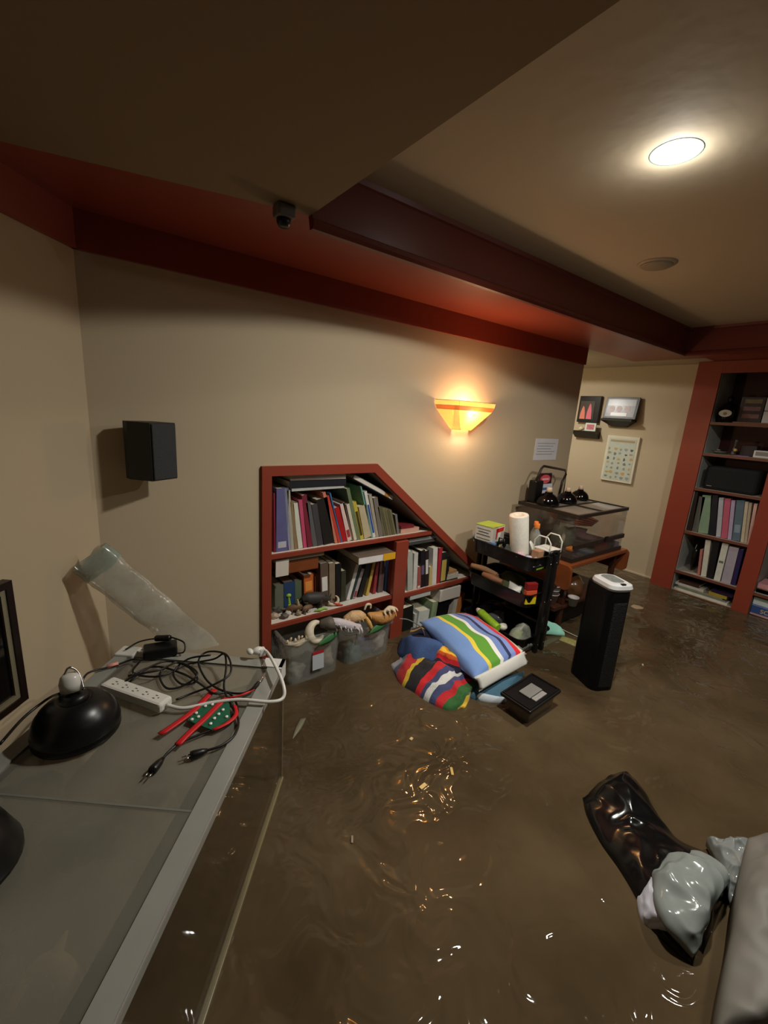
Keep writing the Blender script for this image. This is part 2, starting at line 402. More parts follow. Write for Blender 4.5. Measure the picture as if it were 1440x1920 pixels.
def quad_panel(bm, a, b, c, d, th, mi=0):
    a, b, c, d = map(V, (a, b, c, d)); n = (b - a).cross(d - a).normalized() * th
    add_pts = [bm.verts.new(p) for p in (a, b, c, d)] + [bm.verts.new(p + n) for p in (a, b, c, d)]
    for q in ((0, 1, 2, 3), (4, 7, 6, 5), (0, 4, 5, 1), (1, 5, 6, 2), (2, 6, 7, 3), (3, 7, 4, 0)):
        f = bm.faces.new([add_pts[i] for i in q]); f.material_index = mi
zt0, zt1, zt2, zb0 = 1.172, 1.150, 1.132, 1.040
def ring(t_):   # t_=1 at the top, 0 at the bottom: outline of the half-lantern
    k = t_; wb = .062 + .124 * k; wf = .036 + .088 * k; dp = .035 + .06 * k
    return [(sc.x - wb, D - .002), (sc.x - wf, D - dp), (sc.x + wf, D - dp), (sc.x + wb, D - .002)]
lv = [(zt0, 1.0), (zt1, .97), (zt2, .88), (zb0, 0.0)]
for nm, i, mm in (('shade_rim', 0, amber), ('shade_band', 1, amber2), ('lamp_shade', 2, amber)):
    bm = bmesh.new(); (za, ka), (zb, kb) = lv[i], lv[i + 1]; A = ring(ka); B = ring(kb)
    for k in range(3):
        quad_panel(bm, (*B[k], zb), (*B[k + 1], zb), (*A[k + 1], za), (*A[k], za), .003)
    build(nm, fin(bm), mm, t)
bm = bmesh.new()
for za, ka in lv[:]:
    A = ring(ka)
    for k in range(3): add_tube(bm, [(*A[k], za), (*A[k + 1], za)], .0017, 6, False)
for k in range(1, 3): add_tube(bm, [(*ring(1)[k], zt0), (*ring(0)[k], zb0)], .0016, 6, False)
build('lead_strip', fin(bm), lead, t)
build('wall_plate', box((sc.x - .05, D - .008, 1.06), (sc.x + .05, D, 1.15)), lead, t)
build('bulb', blob((sc.x, D - .045, 1.095), (.016, .016, .026), 2, 0), mat('lit bulb', (255, 240, 200), .3, emit=((255, 225, 160), 12)), t)
l = bpy.data.lights.new('bulb_light', 'POINT'); l.energy = SCONCE_W; l.color = SCONCE_COL; l.shadow_soft_size = .04
lo = bpy.data.objects.new('bulb_light', l); C.objects.link(lo); lo.parent = t; lo.location = V((sc.x, D - .075, 1.115)) - t.location

# ceiling speaker / detector and camera on the soffit
p = at_z(1232, 494, ZC)
t = thing('ceiling_speaker', 'round beige speaker grille set in the ceiling beyond the lamp', 'speaker', (p.x, p.y, ZC - .012))
build('grille', lathe([(.001, -.011), (.046, -.011), (.052, -.006)], TR((p.x, p.y, ZC)), 28), mat('beige grille', (150, 138, 118), .7, bump=.3, scale=60), t)
build('rim', lathe([(.052, -.006), (.060, -.004), (.062, 0), (.052, 0)], TR((p.x, p.y, ZC)), 28, False), mat('beige plastic', (165, 150, 128), .5), t)
p = at_z(533, 385, ZU)
t = thing('ceiling_sensor', 'small grey sensor box with a black lens under the dark soffit', 'sensor', (p.x, p.y, ZU - .05))
build('housing', box((p.x - .022, p.y - .02, ZU - .028), (p.x + .022, p.y + .02, ZU), bev=.005), mat('grey plastic', (105, 100, 95), .5), t)
build('lens', lathe([(.001, -.045), (.012, -.045), (.017, -.036), (.017, -.028)], TR((p.x, p.y + .002, ZU)), 18), black_m, t)

# ================================================================== BUILT-IN BOOKCASE IN THE BACK WALL
ND = .27
t = thing('built_in_bookcase', 'dark red framed built-in bookcase with a sloping side, set in the tan wall', 'bookcase', (1.4, D, FL))
fr0, fr1 = D - .014, D + .012
def ring2d(o, i, bm):
    for k in range(len(o) - 1): add_prism(bm, [o[k], o[k + 1], i[k + 1], i[k]], 'y', fr0, fr1)
bm = bmesh.new()
ring2d([(xl, FL), (xl, zt), (xa, zt), (xbo, FL)], [(ix, FL), (ix, iz), (xai, iz), (xbi, FL)], bm)
build('face_frame', fin(bm), red_m, t)
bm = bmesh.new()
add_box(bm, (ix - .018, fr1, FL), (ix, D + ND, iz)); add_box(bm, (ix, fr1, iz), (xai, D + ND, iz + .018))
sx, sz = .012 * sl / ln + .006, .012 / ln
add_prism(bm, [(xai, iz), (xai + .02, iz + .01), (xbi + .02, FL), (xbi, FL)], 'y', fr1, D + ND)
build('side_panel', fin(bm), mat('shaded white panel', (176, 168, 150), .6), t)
bm = bmesh.new(); add_prism(bm, [(ix - .018, FL), (ix - .018, iz + .018), (xai, iz + .018), (xbi + .02, FL)], 'y', D + ND, D + ND + .012)
build('back_panel', fin(bm), mat('brown back panel', (84, 48, 34), .6), t)
z1 = at_y(512, 1040, D).z; z2 = at_y(512, 1172, D).z
dv0, dv1 = at_y(741, 1020, D).x, at_y(764, 1020, D).x
zA = at_y(800, 1102, D).z; zD = at_y(750, 1014, D).z
def shelf(x0, x1, z, th=.017):
    s_ = build('shelf', box((x0, fr1 - .002, z - th), (x1, D + ND - .002, z), bev=.001), white_m, t)
    build('shelf_edge', box((x0, D - .004, z - th - .001), (x1, fr1 - .002, z - .001)), red_m, s_)
def xd(z): return xai + (iz - z) / sl
shelf(ix, xd(z1) - .006, z1); shelf(ix, dv0, z2); shelf(dv1, xd(zA) - .006, zA, .02)
build('divider_post', box((dv0, D - .012, FL), (dv1, D + .012, zD), bev=.003), red_m, t)
build('divider_panel', box((dv0 + .012, D + .012, FL), (dv1 - .012, D + ND - .002, z1 - .018)), red_m, t)

# ------------------------------------------------------------------ books
def book(P0, P1, P2, face, horiz, depthdir, colr, label, group, depth, base_z, title=None, spine_out=True, name='book', cat='book'):
    """P0,P1: left and right bottom corners of the spine, P2: its top left corner (world)"""
    h = V(horiz)
    th = max(.004, abs((P1 - P0).dot(h))); dx = (P2 - P0).dot(h); hz = max(.03, P2.z - P0.z)
    ang = math.atan2(dx, hz); ht = math.hypot(dx, hz); th *= math.cos(ang)
    o = V(P0)
    lf = ang < 0
    if not lf: o = V(P1) - h * 0
    o.z = base_z + .0008
    X = h; Z = V((0, 0, 1)); Y = V(depthdir)
    bas = Matrix((X, Y, Z)).transposed().to_4x4()
    T = Matrix.Translation(o) @ bas @ RY(ang)
    x0 = 0 if lf else -th
    c = min(.0018, th * .18)
    bm = bmesh.new()
    if spine_out:
        add_box(bm, (x0, 0, 0), (x0 + th, c, ht), 0, T)
        add_box(bm, (x0, c, 0), (x0 + c, depth, ht), 0, T); add_box(bm, (x0 + th - c, c, 0), (x0 + th, depth, ht), 0, T)
    else:
        add_box(bm, (x0, 0, 0), (x0 + c, depth, ht), 0, T); add_box(bm, (x0 + th - c, 0, 0), (x0 + th, depth, ht), 0, T)
        add_box(bm, (x0, depth, 0), (x0 + th, depth + c, ht), 0, T)
    if title:
        add_box(bm, (x0 + th * .15, -.0004, ht * title[1]), (x0 + th * .85, c * .5, ht * title[2]), 1, T)
    g_ = sum(colr) / 3; colr = tuple(int(v * .84 + (g_ * .95 + 4) * .16) for v in colr)
    m = [mat('book cover %d %d %d' % colr, colr, .45, var=.18, scale=30)]
    if title: m.append(col(title[0], .5))
    r = build(name, fin(bm), m); tag(r, label, cat, group)
    y0 = c if spine_out else .002
    build('page_block', box((x0 + c, y0, .003), (x0 + th - c, depth - .003 if spine_out else depth, ht - .003), T), page_m, r)
    return r
def row(org, sc_, plane, P, base_z, items, group, depth=.19, back=.012):
    horiz, ddir = ((1, 0, 0), (0, 1, 0)) if plane == 'y' else ((0, -1, 0), (1, 0, 0))
    f = (lambda x, y: at_y(org[0] + x / sc_, org[1] + y / sc_, P)) if plane == 'y' else (lambda x, y: at_x(org[0] + x / sc_, org[1] + y / sc_, P))
    for it in items:
        xbl, xbr, yb, xtl, yt, c, lab = it[:7]; ex = it[7] if len(it) > 7 else {}
        A, B, Tt = f(xbl, yb), f(xbr, yb), f(xtl, yt)
        B = V(B); B.z = A.z
        book(A, B, Tt, P, horiz, ddir, c, lab, group, ex.get('d', depth), base_z, ex.get('t'), ex.get('s', True), ex.get('n', 'book'), ex.get('c', 'book'))
F1 = D + .02
row((500, 870), 4.5, 'y', F1, z1, [
 (66, 76, 735, 60, 235, (150, 30, 60), 'thin crimson book at the far left of the top shelf'),
 (80, 178, 750, 84, 215, (96, 96, 150), 'wide slate purple binder at the left of the top shelf', {'n': 'binder', 'c': 'binder', 't': ((190, 190, 200), .06, .16)}),
 (186, 206, 745, 150, 225, (150, 152, 172), 'lavender grey thin book leaning on the purple binder'),
 (208, 232, 740, 172, 240, (176, 168, 150), 'thin beige book leaning left, second right of the purple binder'),
 (236, 262, 722, 200, 320, (150, 122, 84), 'thin brown book leaning left beside a white paperback'),
 (268, 306, 715, 222, 335, (214, 216, 196), 'white paperback leaning left, before the pink booklet'),
 (312, 340, 705, 270, 300, (206, 70, 110), 'pink booklet with a rounded top leaning behind the maroon book'),
 (348, 388, 700, 296, 262, (132, 34, 52), 'maroon book leaning left with a pink top edge'),
 (392, 430, 697, 330, 330, (92, 92, 94), 'mid grey book leaning left next to the maroon one'),
 (432, 478, 692, 378, 345, (70, 66, 70), 'dark grey book leaning left, just before the black binder'),
 (484, 572, 722, 420, 345, (34, 30, 28), 'thick black binder leaning left in the middle of the top shelf', {'n': 'binder', 'c': 'binder'}),
 (575, 598, 722, 470, 300, (214, 120, 90), 'coral book with a pale edge leaning on the black binder'),
 (604, 628, 690, 500, 300, (205, 60, 42), 'thin orange red book leaning left beside the coral one'),
 (630, 640, 682, 530, 268, (52, 110, 170), 'thin bright blue book sticking up behind the red books'),
 (642, 682, 676, 568, 392, (190, 20, 22), 'bright red book, the widest red spine on the top shelf'),
 (684, 720, 668, 618, 356, (226, 192, 182), 'pale pink book right of the bright red one', {'t': ((160, 60, 60), .1, .3)}),
 (722, 736, 664, 640, 340, (120, 92, 80), 'thin brown book between pale pink and beige ones'),
 (738, 762, 660, 672, 358, (214, 204, 176), 'beige paperback left of the tall green book'),
 (764, 790, 655, 672, 225, (112, 128, 88), 'tall dull green book leaning left behind shorter books'),
 (792, 820, 648, 726, 336, (206, 182, 46), 'yellow spined book on the top shelf', {'t': ((70, 60, 30), .1, .75)}),
 (826, 884, 640, 776, 372, (196, 178, 140), 'wide cream mottled book right of the yellow one'),
 (886, 896, 636, 790, 205, (110, 168, 150), 'thin teal book standing taller than the cream one'),
 (898, 920, 632, 822, 246, (220, 216, 206), 'white book with blue blocks on its spine', {'t': ((44, 78, 150), .1, .72)}),
 (924, 946, 620, 862, 262, (170, 158, 140), 'grey beige thin book after the white and blue one'),
 (950, 984, 615, 900, 290, (122, 112, 100), 'grey brown book leaning at the end of the tall books'),
], 'books on the top shelf', depth=.2)
for k in range(6):
    x = 992 + k * 18
    row((500, 870), 4.5, 'y', F1, z1, [(x, x + 16, 562 - k * 3, x - 52 + k * 2, 315 + k * 5, [(112, 104, 72), (96, 90, 66), (122, 112, 70)][k % 3],
        'thin olive booklet, %s of six matching ones on the top shelf' % ('leftmost', 'second from left', 'third from left', 'third from right', 'second from right', 'rightmost')[k])], 'matching olive booklets', depth=.19)
row((500, 870), 4.5, 'y', F1, z1, [(1104, 1122, 552, 1086, 388, (120, 116, 112), 'small grey book closing the row of olive booklets')], 'books on the top shelf')
def flatbook(x0, x1, y0, y1, z0, th, c, label, group=None, ang=0, spinec=None, name='book', cat='book', T=None):
    cx, cy = (x0 + x1) / 2, (y0 + y1) / 2; W_, D_ = (x1 - x0) / 2, (y1 - y0) / 2
    M_ = T or TR((cx, cy, z0), rotz(ang)); cth = min(.0025, th * .2)
    bm = bmesh.new()
    add_box(bm, (-W_, -D_, 0), (W_, D_, cth), 0, M_); add_box(bm, (-W_, -D_, th - cth), (W_, D_, th), 0, M_)
    add_box(bm, (-W_, -D_, cth), (W_, -D_ + cth, th - cth), 1 if spinec else 0, M_)
    r = build(name, fin(bm), [mat('book cover %d %d %d' % c, c, .45, var=.18, scale=30)] + ([col(spinec)] if spinec else []))
    tag(r, label, cat, group)
    build('page_block', box((-W_ + .003, -D_ + cth, cth), (W_ - .003, D_ - .003, th - cth), M_), page_m, r)
    return r
# flat stack on top of the row
q0 = at_y(545, 925, F1); q1 = at_y(645, 912, F1); zf = at_y(600, 918, F1).z
flatbook(q0.x, q1.x, F1, F1 + .2, zf, .010, (190, 190, 186), 'thin pale book lying flat under the black atlas', 'flat books at the top of the bookcase', .03)
flatbook(q0.x - .005, q1.x + .01, F1, F1 + .2, zf + .011, .030, (34, 34, 38), 'black large book lying flat on top of the upright books', 'flat books at the top of the bookcase', .0)
flatbook(q0.x, q1.x + .005, F1 - .004, F1 + .2, zf + .042, .022, (206, 200, 192), 'white large book lying flat, topmost under the frame', 'flat books at the top of the bookcase', -.02)
# white book lying along the slope
a, b_ = at_y(662, 898, F1), at_y(735, 938, F1); an = math.atan2(a.z - b_.z, b_.x - a.x)
flatbook(0, 0, 0, 0, 0, .022, (214, 210, 204), 'white book tilted along the sloping side of the bookcase', None, spinec=(236, 232, 226), T=None) if 0 else None
L_ = (b_ - a).length; M_ = TR(((a.x + b_.x) / 2, F1 + .1, (a.z + b_.z) / 2), RY(an)); bm = bmesh.new()
for zz in (0, .019): add_box(bm, (-L_ / 2, -.1, zz), (L_ / 2, .1, zz + .003), 0, M_)
add_box(bm, (-L_ / 2, -.1, .003), (L_ / 2, -.097, .019), 1, M_); add_box(bm, (L_ * .28, -.101, .003), (L_ * .4, -.097, .019), 2, M_)
r = tag(build('book', fin(bm), [col((60, 60, 66)), white_m, col((190, 130, 60))]), 'white book tilted along the sloping side of the bookcase', 'book')
build('page_block', box((-L_ / 2 + .003, -.097, .003), (L_ / 2 - .003, .097, .019), M_), page_m, r)
q0 = at_y(752, 992, F1); q1 = at_y(782, 985, F1)
flatbook(q0.x, q1.x + .015, F1, F1 + .15, z1 + .001, .022, (196, 150, 130), 'pinkish book lying flat at the narrow end of the top shelf', None, spinec=(210, 160, 140))
flatbook(q0.x, q1.x - .02, F1, F1 + .15, z1 + .024, .014, (126, 40, 44), 'maroon book lying flat on the pinkish one', None)

# ------------------------------------------------------------------ middle shelf, left compartment
row((500, 1030), 5.54, 'y', F1 + .06, z2, [
 (90, 178, 560, 86, 262, (104, 110, 92), 'olive grey book at the left of the middle shelf'),
 (184, 296, 545, 180, 240, (38, 66, 112), 'wide blue book on the middle shelf'),
 (300, 366, 530, 296, 236, (92, 108, 80), 'grey green book right of the blue one'),
 (395, 492, 520, 388, 190, (214, 100, 34), 'bright orange book on the middle shelf', {'t': ((236, 150, 70), .5, .8)}),
 (506, 524, 500, 500, 200, (110, 40, 30), 'thin dark red book beside the orange one'),
 (526, 552, 495, 520, 180, (196, 150, 130), 'thin pink beige book beside the dark red one'),
], 'books at the back of the middle shelf', depth=.16)
row((500, 1030), 5.54, 'y', F1 + .03, z2, [
 (572, 650, 520, 560, 70, (104, 82, 66), 'tall brown book with a white spine label', {'t': ((226, 222, 214), .35, .68)}),
 (654, 712, 510, 652, 80, (140, 120, 96), 'tall tan book beside the labelled brown one'),
 (716, 770, 500, 722, 90, (22, 20, 22), 'tall black book in the middle compartment'),
 (774, 820, 500, 780, 180, (60, 62, 40), 'dark camouflage green book in the middle compartment'),
 (822, 858, 606, 926, 232, (220, 218, 210), 'white book leaning right in the middle compartment'),
 (862, 884, 600, 965, 240, (40, 58, 60), 'dark teal book leaning right beside the white one'),
 (886, 918, 598, 980, 290, (170, 160, 158), 'grey book with a red foot leaning right', {'t': ((150, 50, 60), .05, .25)}),
 (940, 990, 600, 1040, 210, (28, 24, 24), 'thick black book leaning right'),
 (1022, 1050, 588, 1120, 150, (208, 170, 60), 'tall thin yellow book leaning right'),
 (1096, 1124, 550, 1138, 205, (160, 44, 50), 'red book leaning right near the divider'),
 (1150, 1200, 520, 1182, 160, (104, 78, 76), 'mauve brown book near the divider'),
 (1218, 1242, 500, 1232, 165, (30, 44, 70), 'navy book second from the divider'),
 (1246, 1290, 498, 1258, 150, (64, 120, 180), 'bright blue book with a red patch next to the divider', {'t': ((206, 60, 90), .5, .8)}),
], 'books leaning in the middle compartment', depth=.17)
p0 = at_y(672, 1056, D - .02); p1_ = at_y(738, 1040, D - .02); zz = at_y(672, 1057, D - .02).z
r = flatbook(p0.x, p1_.x, D - .03, D + .2, zz - .004, .034, (110, 96, 84), 'thick magazine with a white and yellow spine lying on the leaning books', None, -.03, spinec=(226, 222, 220), name='magazine', cat='magazine')
x5 = p0.x * .35 + p1_.x * .65
build('yellow_spine_block', box((x5, D - .034, zz - .003), (p1_.x, D - .029, zz + .029), T=None), col((224, 168, 30)), r)
p0 = at_y(515, 1046, D + .02); p1_ = at_y(608, 1034, D + .02)
b0 = at_y(517, 1052, D + .015); b1 = at_y(541, 1078, D + .015)
tag(build('storage_box', box((p0.x + .03, D + .03, z1 - .105), (p1_.x - .02, D + .2, z1 - .05), bev=.004), wood_m), 'flat reddish brown wooden box lying above the blue and orange books', 'box')
tag(build('price_card', box((b0.x, D + .014, b1.z), (b1.x, D + .016, b0.z)), white_m), 'small white price card hanging under the top shelf at the left', 'card')
tag(build('board_game', box((p0.x, D + .02, z1 - .045), (p1_.x, D + .22, z1 - .020), bev=.002), mat('beige worn cardboard', (168, 150, 124), .7)), 'long flat beige box tucked right under the top shelf', 'box')
# figurines on the middle shelf
def quadruped(x, y, z, s, m, label, name='animal_figurine', rot=0, horn=False):
    T = TR((x, y, z), rotz(rot)); f = lambda *p: T @ (V(p) * s)
    bm = bmesh.new()
    add_tube(bm, [f(-.055, 0, .055), f(-.03, 0, .062), f(.01, 0, .058), f(.04, 0, .056), f(.062, 0, .05), f(.085, 0, .035)], [.012 * s, .026 * s, .029 * s, .024 * s, .017 * s, .009 * s], 12)
    for lx in (-.04, .03):
        for ly in (-.014, .014): add_tube(bm, [f(lx, ly, .05), f(lx + .004, ly, .025), f(lx, ly, .0)], [.012 * s, .008 * s, .009 * s], 8)
    add_tube(bm, [f(-.055, 0, .06), f(-.068, 0, .04), f(-.07, 0, .025)], [.005 * s, .003 * s, .002 * s], 6)
    for ly in (-.01, .01): add_tube(bm, [f(.058, ly, .058), f(.06, ly * 1.6, .072)], [.005 * s, .002 * s], 6)
    if horn: add_tube(bm, [f(.08, 0, .04), f(.088, 0, .055), f(.09, 0, .07)], [.004 * s, .003 * s, .001 * s], 6)
    return tag(build(name, fin(bm), m), label, 'figurine')
grey_toy = mat('dark grey toy', (62, 58, 54), .6); bone_m = mat('pale bone', (214, 198, 168), .6, var=.25, scale=40)
brown_toy = mat('brown toy', (112, 84, 60), .6)
p = at_y(594, 1132, D + .035); quadruped(p.x - .01, D + .05, z2, .92, grey_toy, 'dark grey rhinoceros figurine on the middle shelf', rot=-.15, horn=True)
p = at_y(556, 1148, D + .04); quadruped(p.x, D + .05, z2, .5, brown_toy, 'brown animal figurine standing left of the grey rhinoceros', rot=PI - .3)
p = at_y(577, 1150, D + .02); quadruped(p.x, D + .03, z2, .42, mat('tan toy', (120, 96, 74), .6), 'small tan animal figurine near the shelf edge', rot=.4)
p = at_y(520, 1160, D + .02)
for k, (dx, dy, r_, c_, nm, lb) in enumerate([(0, .02, .018, (196, 170, 148), 'seashell', 'pinkish seashell at the far left of the figurine shelf'), (.035, .0, .016, (96, 84, 74), 'pebble', 'dark round pebble beside the pinkish shell'),
     (.06, .02, .014, (206, 196, 184), 'seashell', 'small white seashell behind the dark pebble'), (.10, -.002, .013, (150, 130, 110), 'pebble', 'brown pebble near the shelf edge'), (.085, .035, .02, (70, 62, 54), 'pebble', 'large dark stone behind the small shells')]):
    bm = blob((p.x + dx, D + .03 + dy, z2 + r_ * .7), (r_, r_ * .9, r_ * .75), 3, .35, k); tag(build(nm, bm, col(c_, .5, scale=60, var=.3)), lb, 'shell' if nm == 'seashell' else 'stone')
p = at_y(520, 1160, D + .02)
for k, (dx, dy, r_, c_, lb) in enumerate([(.125, .03, .017, (92, 80, 66), 'brown grey stone between the small figurines'), (.15, .0, .010, (196, 188, 176), 'tiny white stone near the shelf lip left of the lizard'), (.02, .06, .024, (66, 60, 50), 'dark lump behind the pinkish shell'),
     (.055, .065, .022, (84, 70, 52), 'dull brown lump under the lime green toy'), (.115, .07, .02, (72, 66, 60), 'grey lump in front of the orange book'), (.135, .055, .014, (214, 200, 170), 'cream stone touching the grey rhinoceros'), (.27, .03, .014, (120, 108, 92), 'mottled stone in front of the white leaning book')]):
    tag(build('pebble', blob((p.x + dx, D + .03 + dy, z2 + r_ * .72), (r_, r_ * .85, r_ * .8), 3, .55, k + 20), col(c_, .6, scale=70, var=.45)), lb, 'stone')
bm = bmesh.new(); add_tube(bm, [(p.x + .105, D + .045, z2), (p.x + .105, D + .045, z2 + .03), (p.x + .10, D + .04, z2 + .055), (p.x + .096, D + .035, z2 + .07)], [.010, .008, .006, .002], 8)
tag(build('bird_figurine', fin(bm), col((196, 180, 140), .5)), 'upright cream bird figurine in front of the grey green book', 'figurine')
p = at_y(543, 1122, D + .07); tag(build('toy_bird', fin(add_tube(add_blob(bmesh.new(), (p.x, D + .08, z2 + .075), (.012, .009, .009), 2, .1), [(p.x, D + .08, z2 + .07), (p.x + .004, D + .08, z2 + .03), (p.x, D + .08, z2)], [.004, .007, .012])), col((150, 190, 60))), 'lime green toy perched behind the shells', 'toy')
p = at_y(604, 1139, D + .01); tag(build('toy_lizard', fin(add_tube(bmesh.new(), [(p.x - .03, D + .02, z2 + .006), (p.x - .01, D + .014, z2 + .009), (p.x + .015, D + .02, z2 + .008), (p.x + .03, D + .012, z2 + .004)], [.003, .008, .006, .002])), col((150, 190, 90))), 'small green lizard toy at the shelf edge below the rhinoceros', 'toy')
p = at_y(636, 1130, D + .01); tag(build('toy_crab', fin(add_tube(add_blob(bmesh.new(), (p.x, D + .03, z2 + .01), (.014, .01, .008), 2, .2), [(p.x - .02, D + .025, z2 + .02), (p.x - .005, D + .02, z2 + .012), (p.x + .02, D + .01, z2 + .006)], [.002, .005, .003])), col((206, 60, 34))), 'orange red toy creature beside the ringed skull', 'toy')
# horned ring / curled horn on the shelf
p = at_y(628, 1112, D + .02); bm = bmesh.new()
pts = [(p.x + .024 * math.cos(a_), D + .03 + .004 * math.sin(a_ * 2), z2 + .03 + .02 * math.sin(a_)) for a_ in [PI * (1.0 + k / 8 * 1.35) for k in range(9)]]
add_tube(bm, pts, [.003, .006, .008, .006, .002]); tag(build('curled_horn', fin(bm), bone_m), 'curved pale horn standing on the middle shelf', 'horn')

# ------------------------------------------------------------------ right compartment
row((740, 980), 7.2, 'y', D + .012, zA, [
 (172, 238, 962, 170, 440, (176, 180, 168), 'grey green thick book right of the divider'),
 (242, 292, 950, 262, 462, (206, 204, 196), 'white ring-topped book second right of the divider'),
 (298, 344, 930, 312, 640, (170, 80, 74), 'short red and cream book right of the divider', {'t': ((226, 214, 196), .02, .12)}),
 (350, 402, 915, 352, 420, (34, 26, 34), 'black book with a purple tint in the right compartment', {'t': ((100, 90, 116), .35, .6)}),
 (406, 452, 908, 410, 430, (44, 32, 34), 'dark brown book with a white title in the right compartment', {'t': ((216, 210, 206), .35, .75)}),
 (456, 496, 880, 470, 630, (206, 180, 112), 'short yellow cream book in the right compartment'),
 (500, 556, 872, 520, 380, (222, 218, 208), 'tall white book in the right compartment'),
 (558, 602, 865, 600, 385, (190, 36, 50), 'red book between the white and the black ones'),
 (606, 690, 800, 640, 392, (38, 40, 36), 'thick black book with a yellow stripe', {'t': ((206, 180, 90), .05, .75)}),
 (694, 722, 790, 716, 450, (26, 32, 42), 'thin navy black book at the end of the row'),
], 'books in the right compartment', depth=.18)
zz = zA + .001; qa = at_y(838, 1085, D + .01)
for k, (c_, th, wd, lb) in enumerate([((60, 62, 56), .008, .085, 'thin dark book at the foot of the small flat pile'), ((206, 200, 184), .016, .09, 'cream book lying second from the bottom in the small flat pile'),
        ((214, 208, 190), .014, .085, 'white book lying in the middle of the small flat pile'), ((196, 150, 100), .014, .07, 'tan book on top of the small flat pile')]):
    flatbook(qa.x, qa.x + wd, D + .01, D + .15, zz, th, c_, lb, 'flat pile beside the sloping frame', .03 * (k - 1)); zz += th + .001
qa = at_y(768, 1030, D + .012); qb = at_y(812, 1010, D + .012)
zq = at_y(768, 1024, D + .012).z
for k, (c_, lb) in enumerate([((70, 70, 66), 'dark grey book lying flat just over the upright books'), ((150, 150, 148), 'pale grey book lying flat second under the shelf'), ((90, 60, 60), 'dull red book lying flat, closest under the shelf')]):
    flatbook(qa.x, qb.x + .03 - k * .012, D + .02, D + .2, zq + k * .0165, .015, c_, lb, 'flat books over the right compartment')
zB = -.03
row((740, 980), 7.2, 'y', D + .012, zB, [
 (112, 250, 1400, 120, 1020, (26, 28, 24), 'thick black book behind the pillow next to the divider'),
 (256, 290, 1330, 285, 1070, (190, 190, 182), 'thin grey white book behind the pillow'),
 (300, 440, 1330, 345, 1062, (206, 212, 204), 'wide white binder behind the striped pillow', {'n': 'binder', 'c': 'binder'}),
 (468, 540, 1340, 524, 1000, (140, 160, 116), 'pale green book behind the striped pillow'),
 (546, 690, 1350, 610, 1030, (20, 20, 24), 'wide black binder in the lowest row', {'n': 'binder', 'c': 'binder'}),
 (750, 800, 1350, 810, 1030, (206, 198, 180), 'cream book leaning right in the lowest row'),
 (806, 850, 1350, 905, 1010, (206, 120, 50), 'orange edged folder leaning right at the end of the lowest row', {'n': 'folder', 'c': 'folder'}),
], 'books in the lowest row', depth=.16)
qa = at_y(770, 1124, D - .004); qb = at_y(808, 1116, D - .004)
tag(build('plastic_case', box((qa.x, D + .0, zA - .048), (qb.x, D + .12, zA - .024), bev=.002), mat('grey clear case', (190, 190, 184), .3)), 'flat pale plastic case held under the right shelf', 'case')
qa = at_y(827, 1105, D - .002); qb = at_y(863, 1118, D - .002)
tag(build('cardboard_box', box((qa.x, D + .0, qb.z - .002), (qb.x, D + .1, qa.z - .01), bev=.002), white_m), 'white box under the right end of the lower shelf', 'box')

# ================================================================== CLEAR BINS UNDER THE MIDDLE SHELF
def rrect(x0, x1, y0, y1, r, n=4):
    r = min(r, (x1 - x0) / 2.01, (y1 - y0) / 2.01); out = []
    for cx, cy, a in ((x1 - r, y1 - r, 0), (x0 + r, y1 - r, PI / 2), (x0 + r, y0 + r, PI), (x1 - r, y0 + r, 1.5 * PI)):
        for k in range(n + 1): out.append((cx + r * math.cos(a + k / n * PI / 2), cy + r * math.sin(a + k / n * PI / 2)))
    return out
def shell(rings, T=None, mi=0, bm=None, close_first=True, close_last=True):
    bm = bm or bmesh.new(); vs = [[bm.verts.new((T or Matrix()) @ V((x, y, z))) for x, y in pts] for pts, z in rings]
    for a, b in zip(vs, vs[1:]):
        for k in range(len(a)):
            f = bm.faces.new((a[k], a[(k + 1) % len(a)], b[(k + 1) % len(a)], b[k])); f.smooth = False; f.material_index = mi
    if close_first: bm.faces.new(vs[0]).material_index = mi
    if close_last: bm.faces.new(vs[-1]).material_index = mi
    return bm
def tub(x0, x1, y0, y1, z0, z1, tp=.02, th=.003, r=.03, lip=.008):
    """open tapered tub, floor at z0"""
    R = lambda e, z: (rrect(x0 - e, x1 + e, y0 - e, y1 + e, r), z)
    return fin(shell([R(-tp, z0), R(-lip, z1 - .012), R(0, z1 - .01), R(0, z1), R(-lip - th, z1), R(-tp - th, z0 + th)]))
def bin_(lab, tl, tr, y0, y1, z0):
    zt_ = (tl.z + tr.z) / 2
    t = thing('storage_bin', lab, 'bin', ((tl.x + tr.x) / 2, (y0 + y1) / 2, z0))
    build('bin_body', tub(tl.x, tr.x, y0, y1, z0, zt_), bin_m, t); return t, zt_
tl, tr = at_y(537, 1200, 1.375), at_y(647, 1186, 1.375)
t1, zb1 = bin_('left clear plastic bin of horns and skulls with a white sticker', tl, tr, 1.375, 1.60, -.10)
sL, sR = at_y(586, 1226, 1.374), at_y(612, 1250, 1.374)
p = at_y(598, 1240, 1.374); Tl = TR((p.x, 1.384, p.z), RX(-.07))
build('sticker', box((-.026, -.004, -.038), (.026, -.003, .03), Tl), col((190, 194, 200)), t1)
build('sticker_header', box((-.026, -.005, .03), (.026, -.003, .043), Tl), col((170, 40, 48)), t1)
tl2, tr2 = at_y(650, 1196, 1.375), at_y(747, 1160, 1.375); tl2.z = tr2.z = (tl2.z * .5 + tr2.z * .5)
t2, zb2 = bin_('right clear plastic bin of bones standing next to the divider post', V((tr.x + .012, 0, tl2.z)), V((tr2.x - .01, 0, tl2.z)), 1.38, 1.60, -.08)
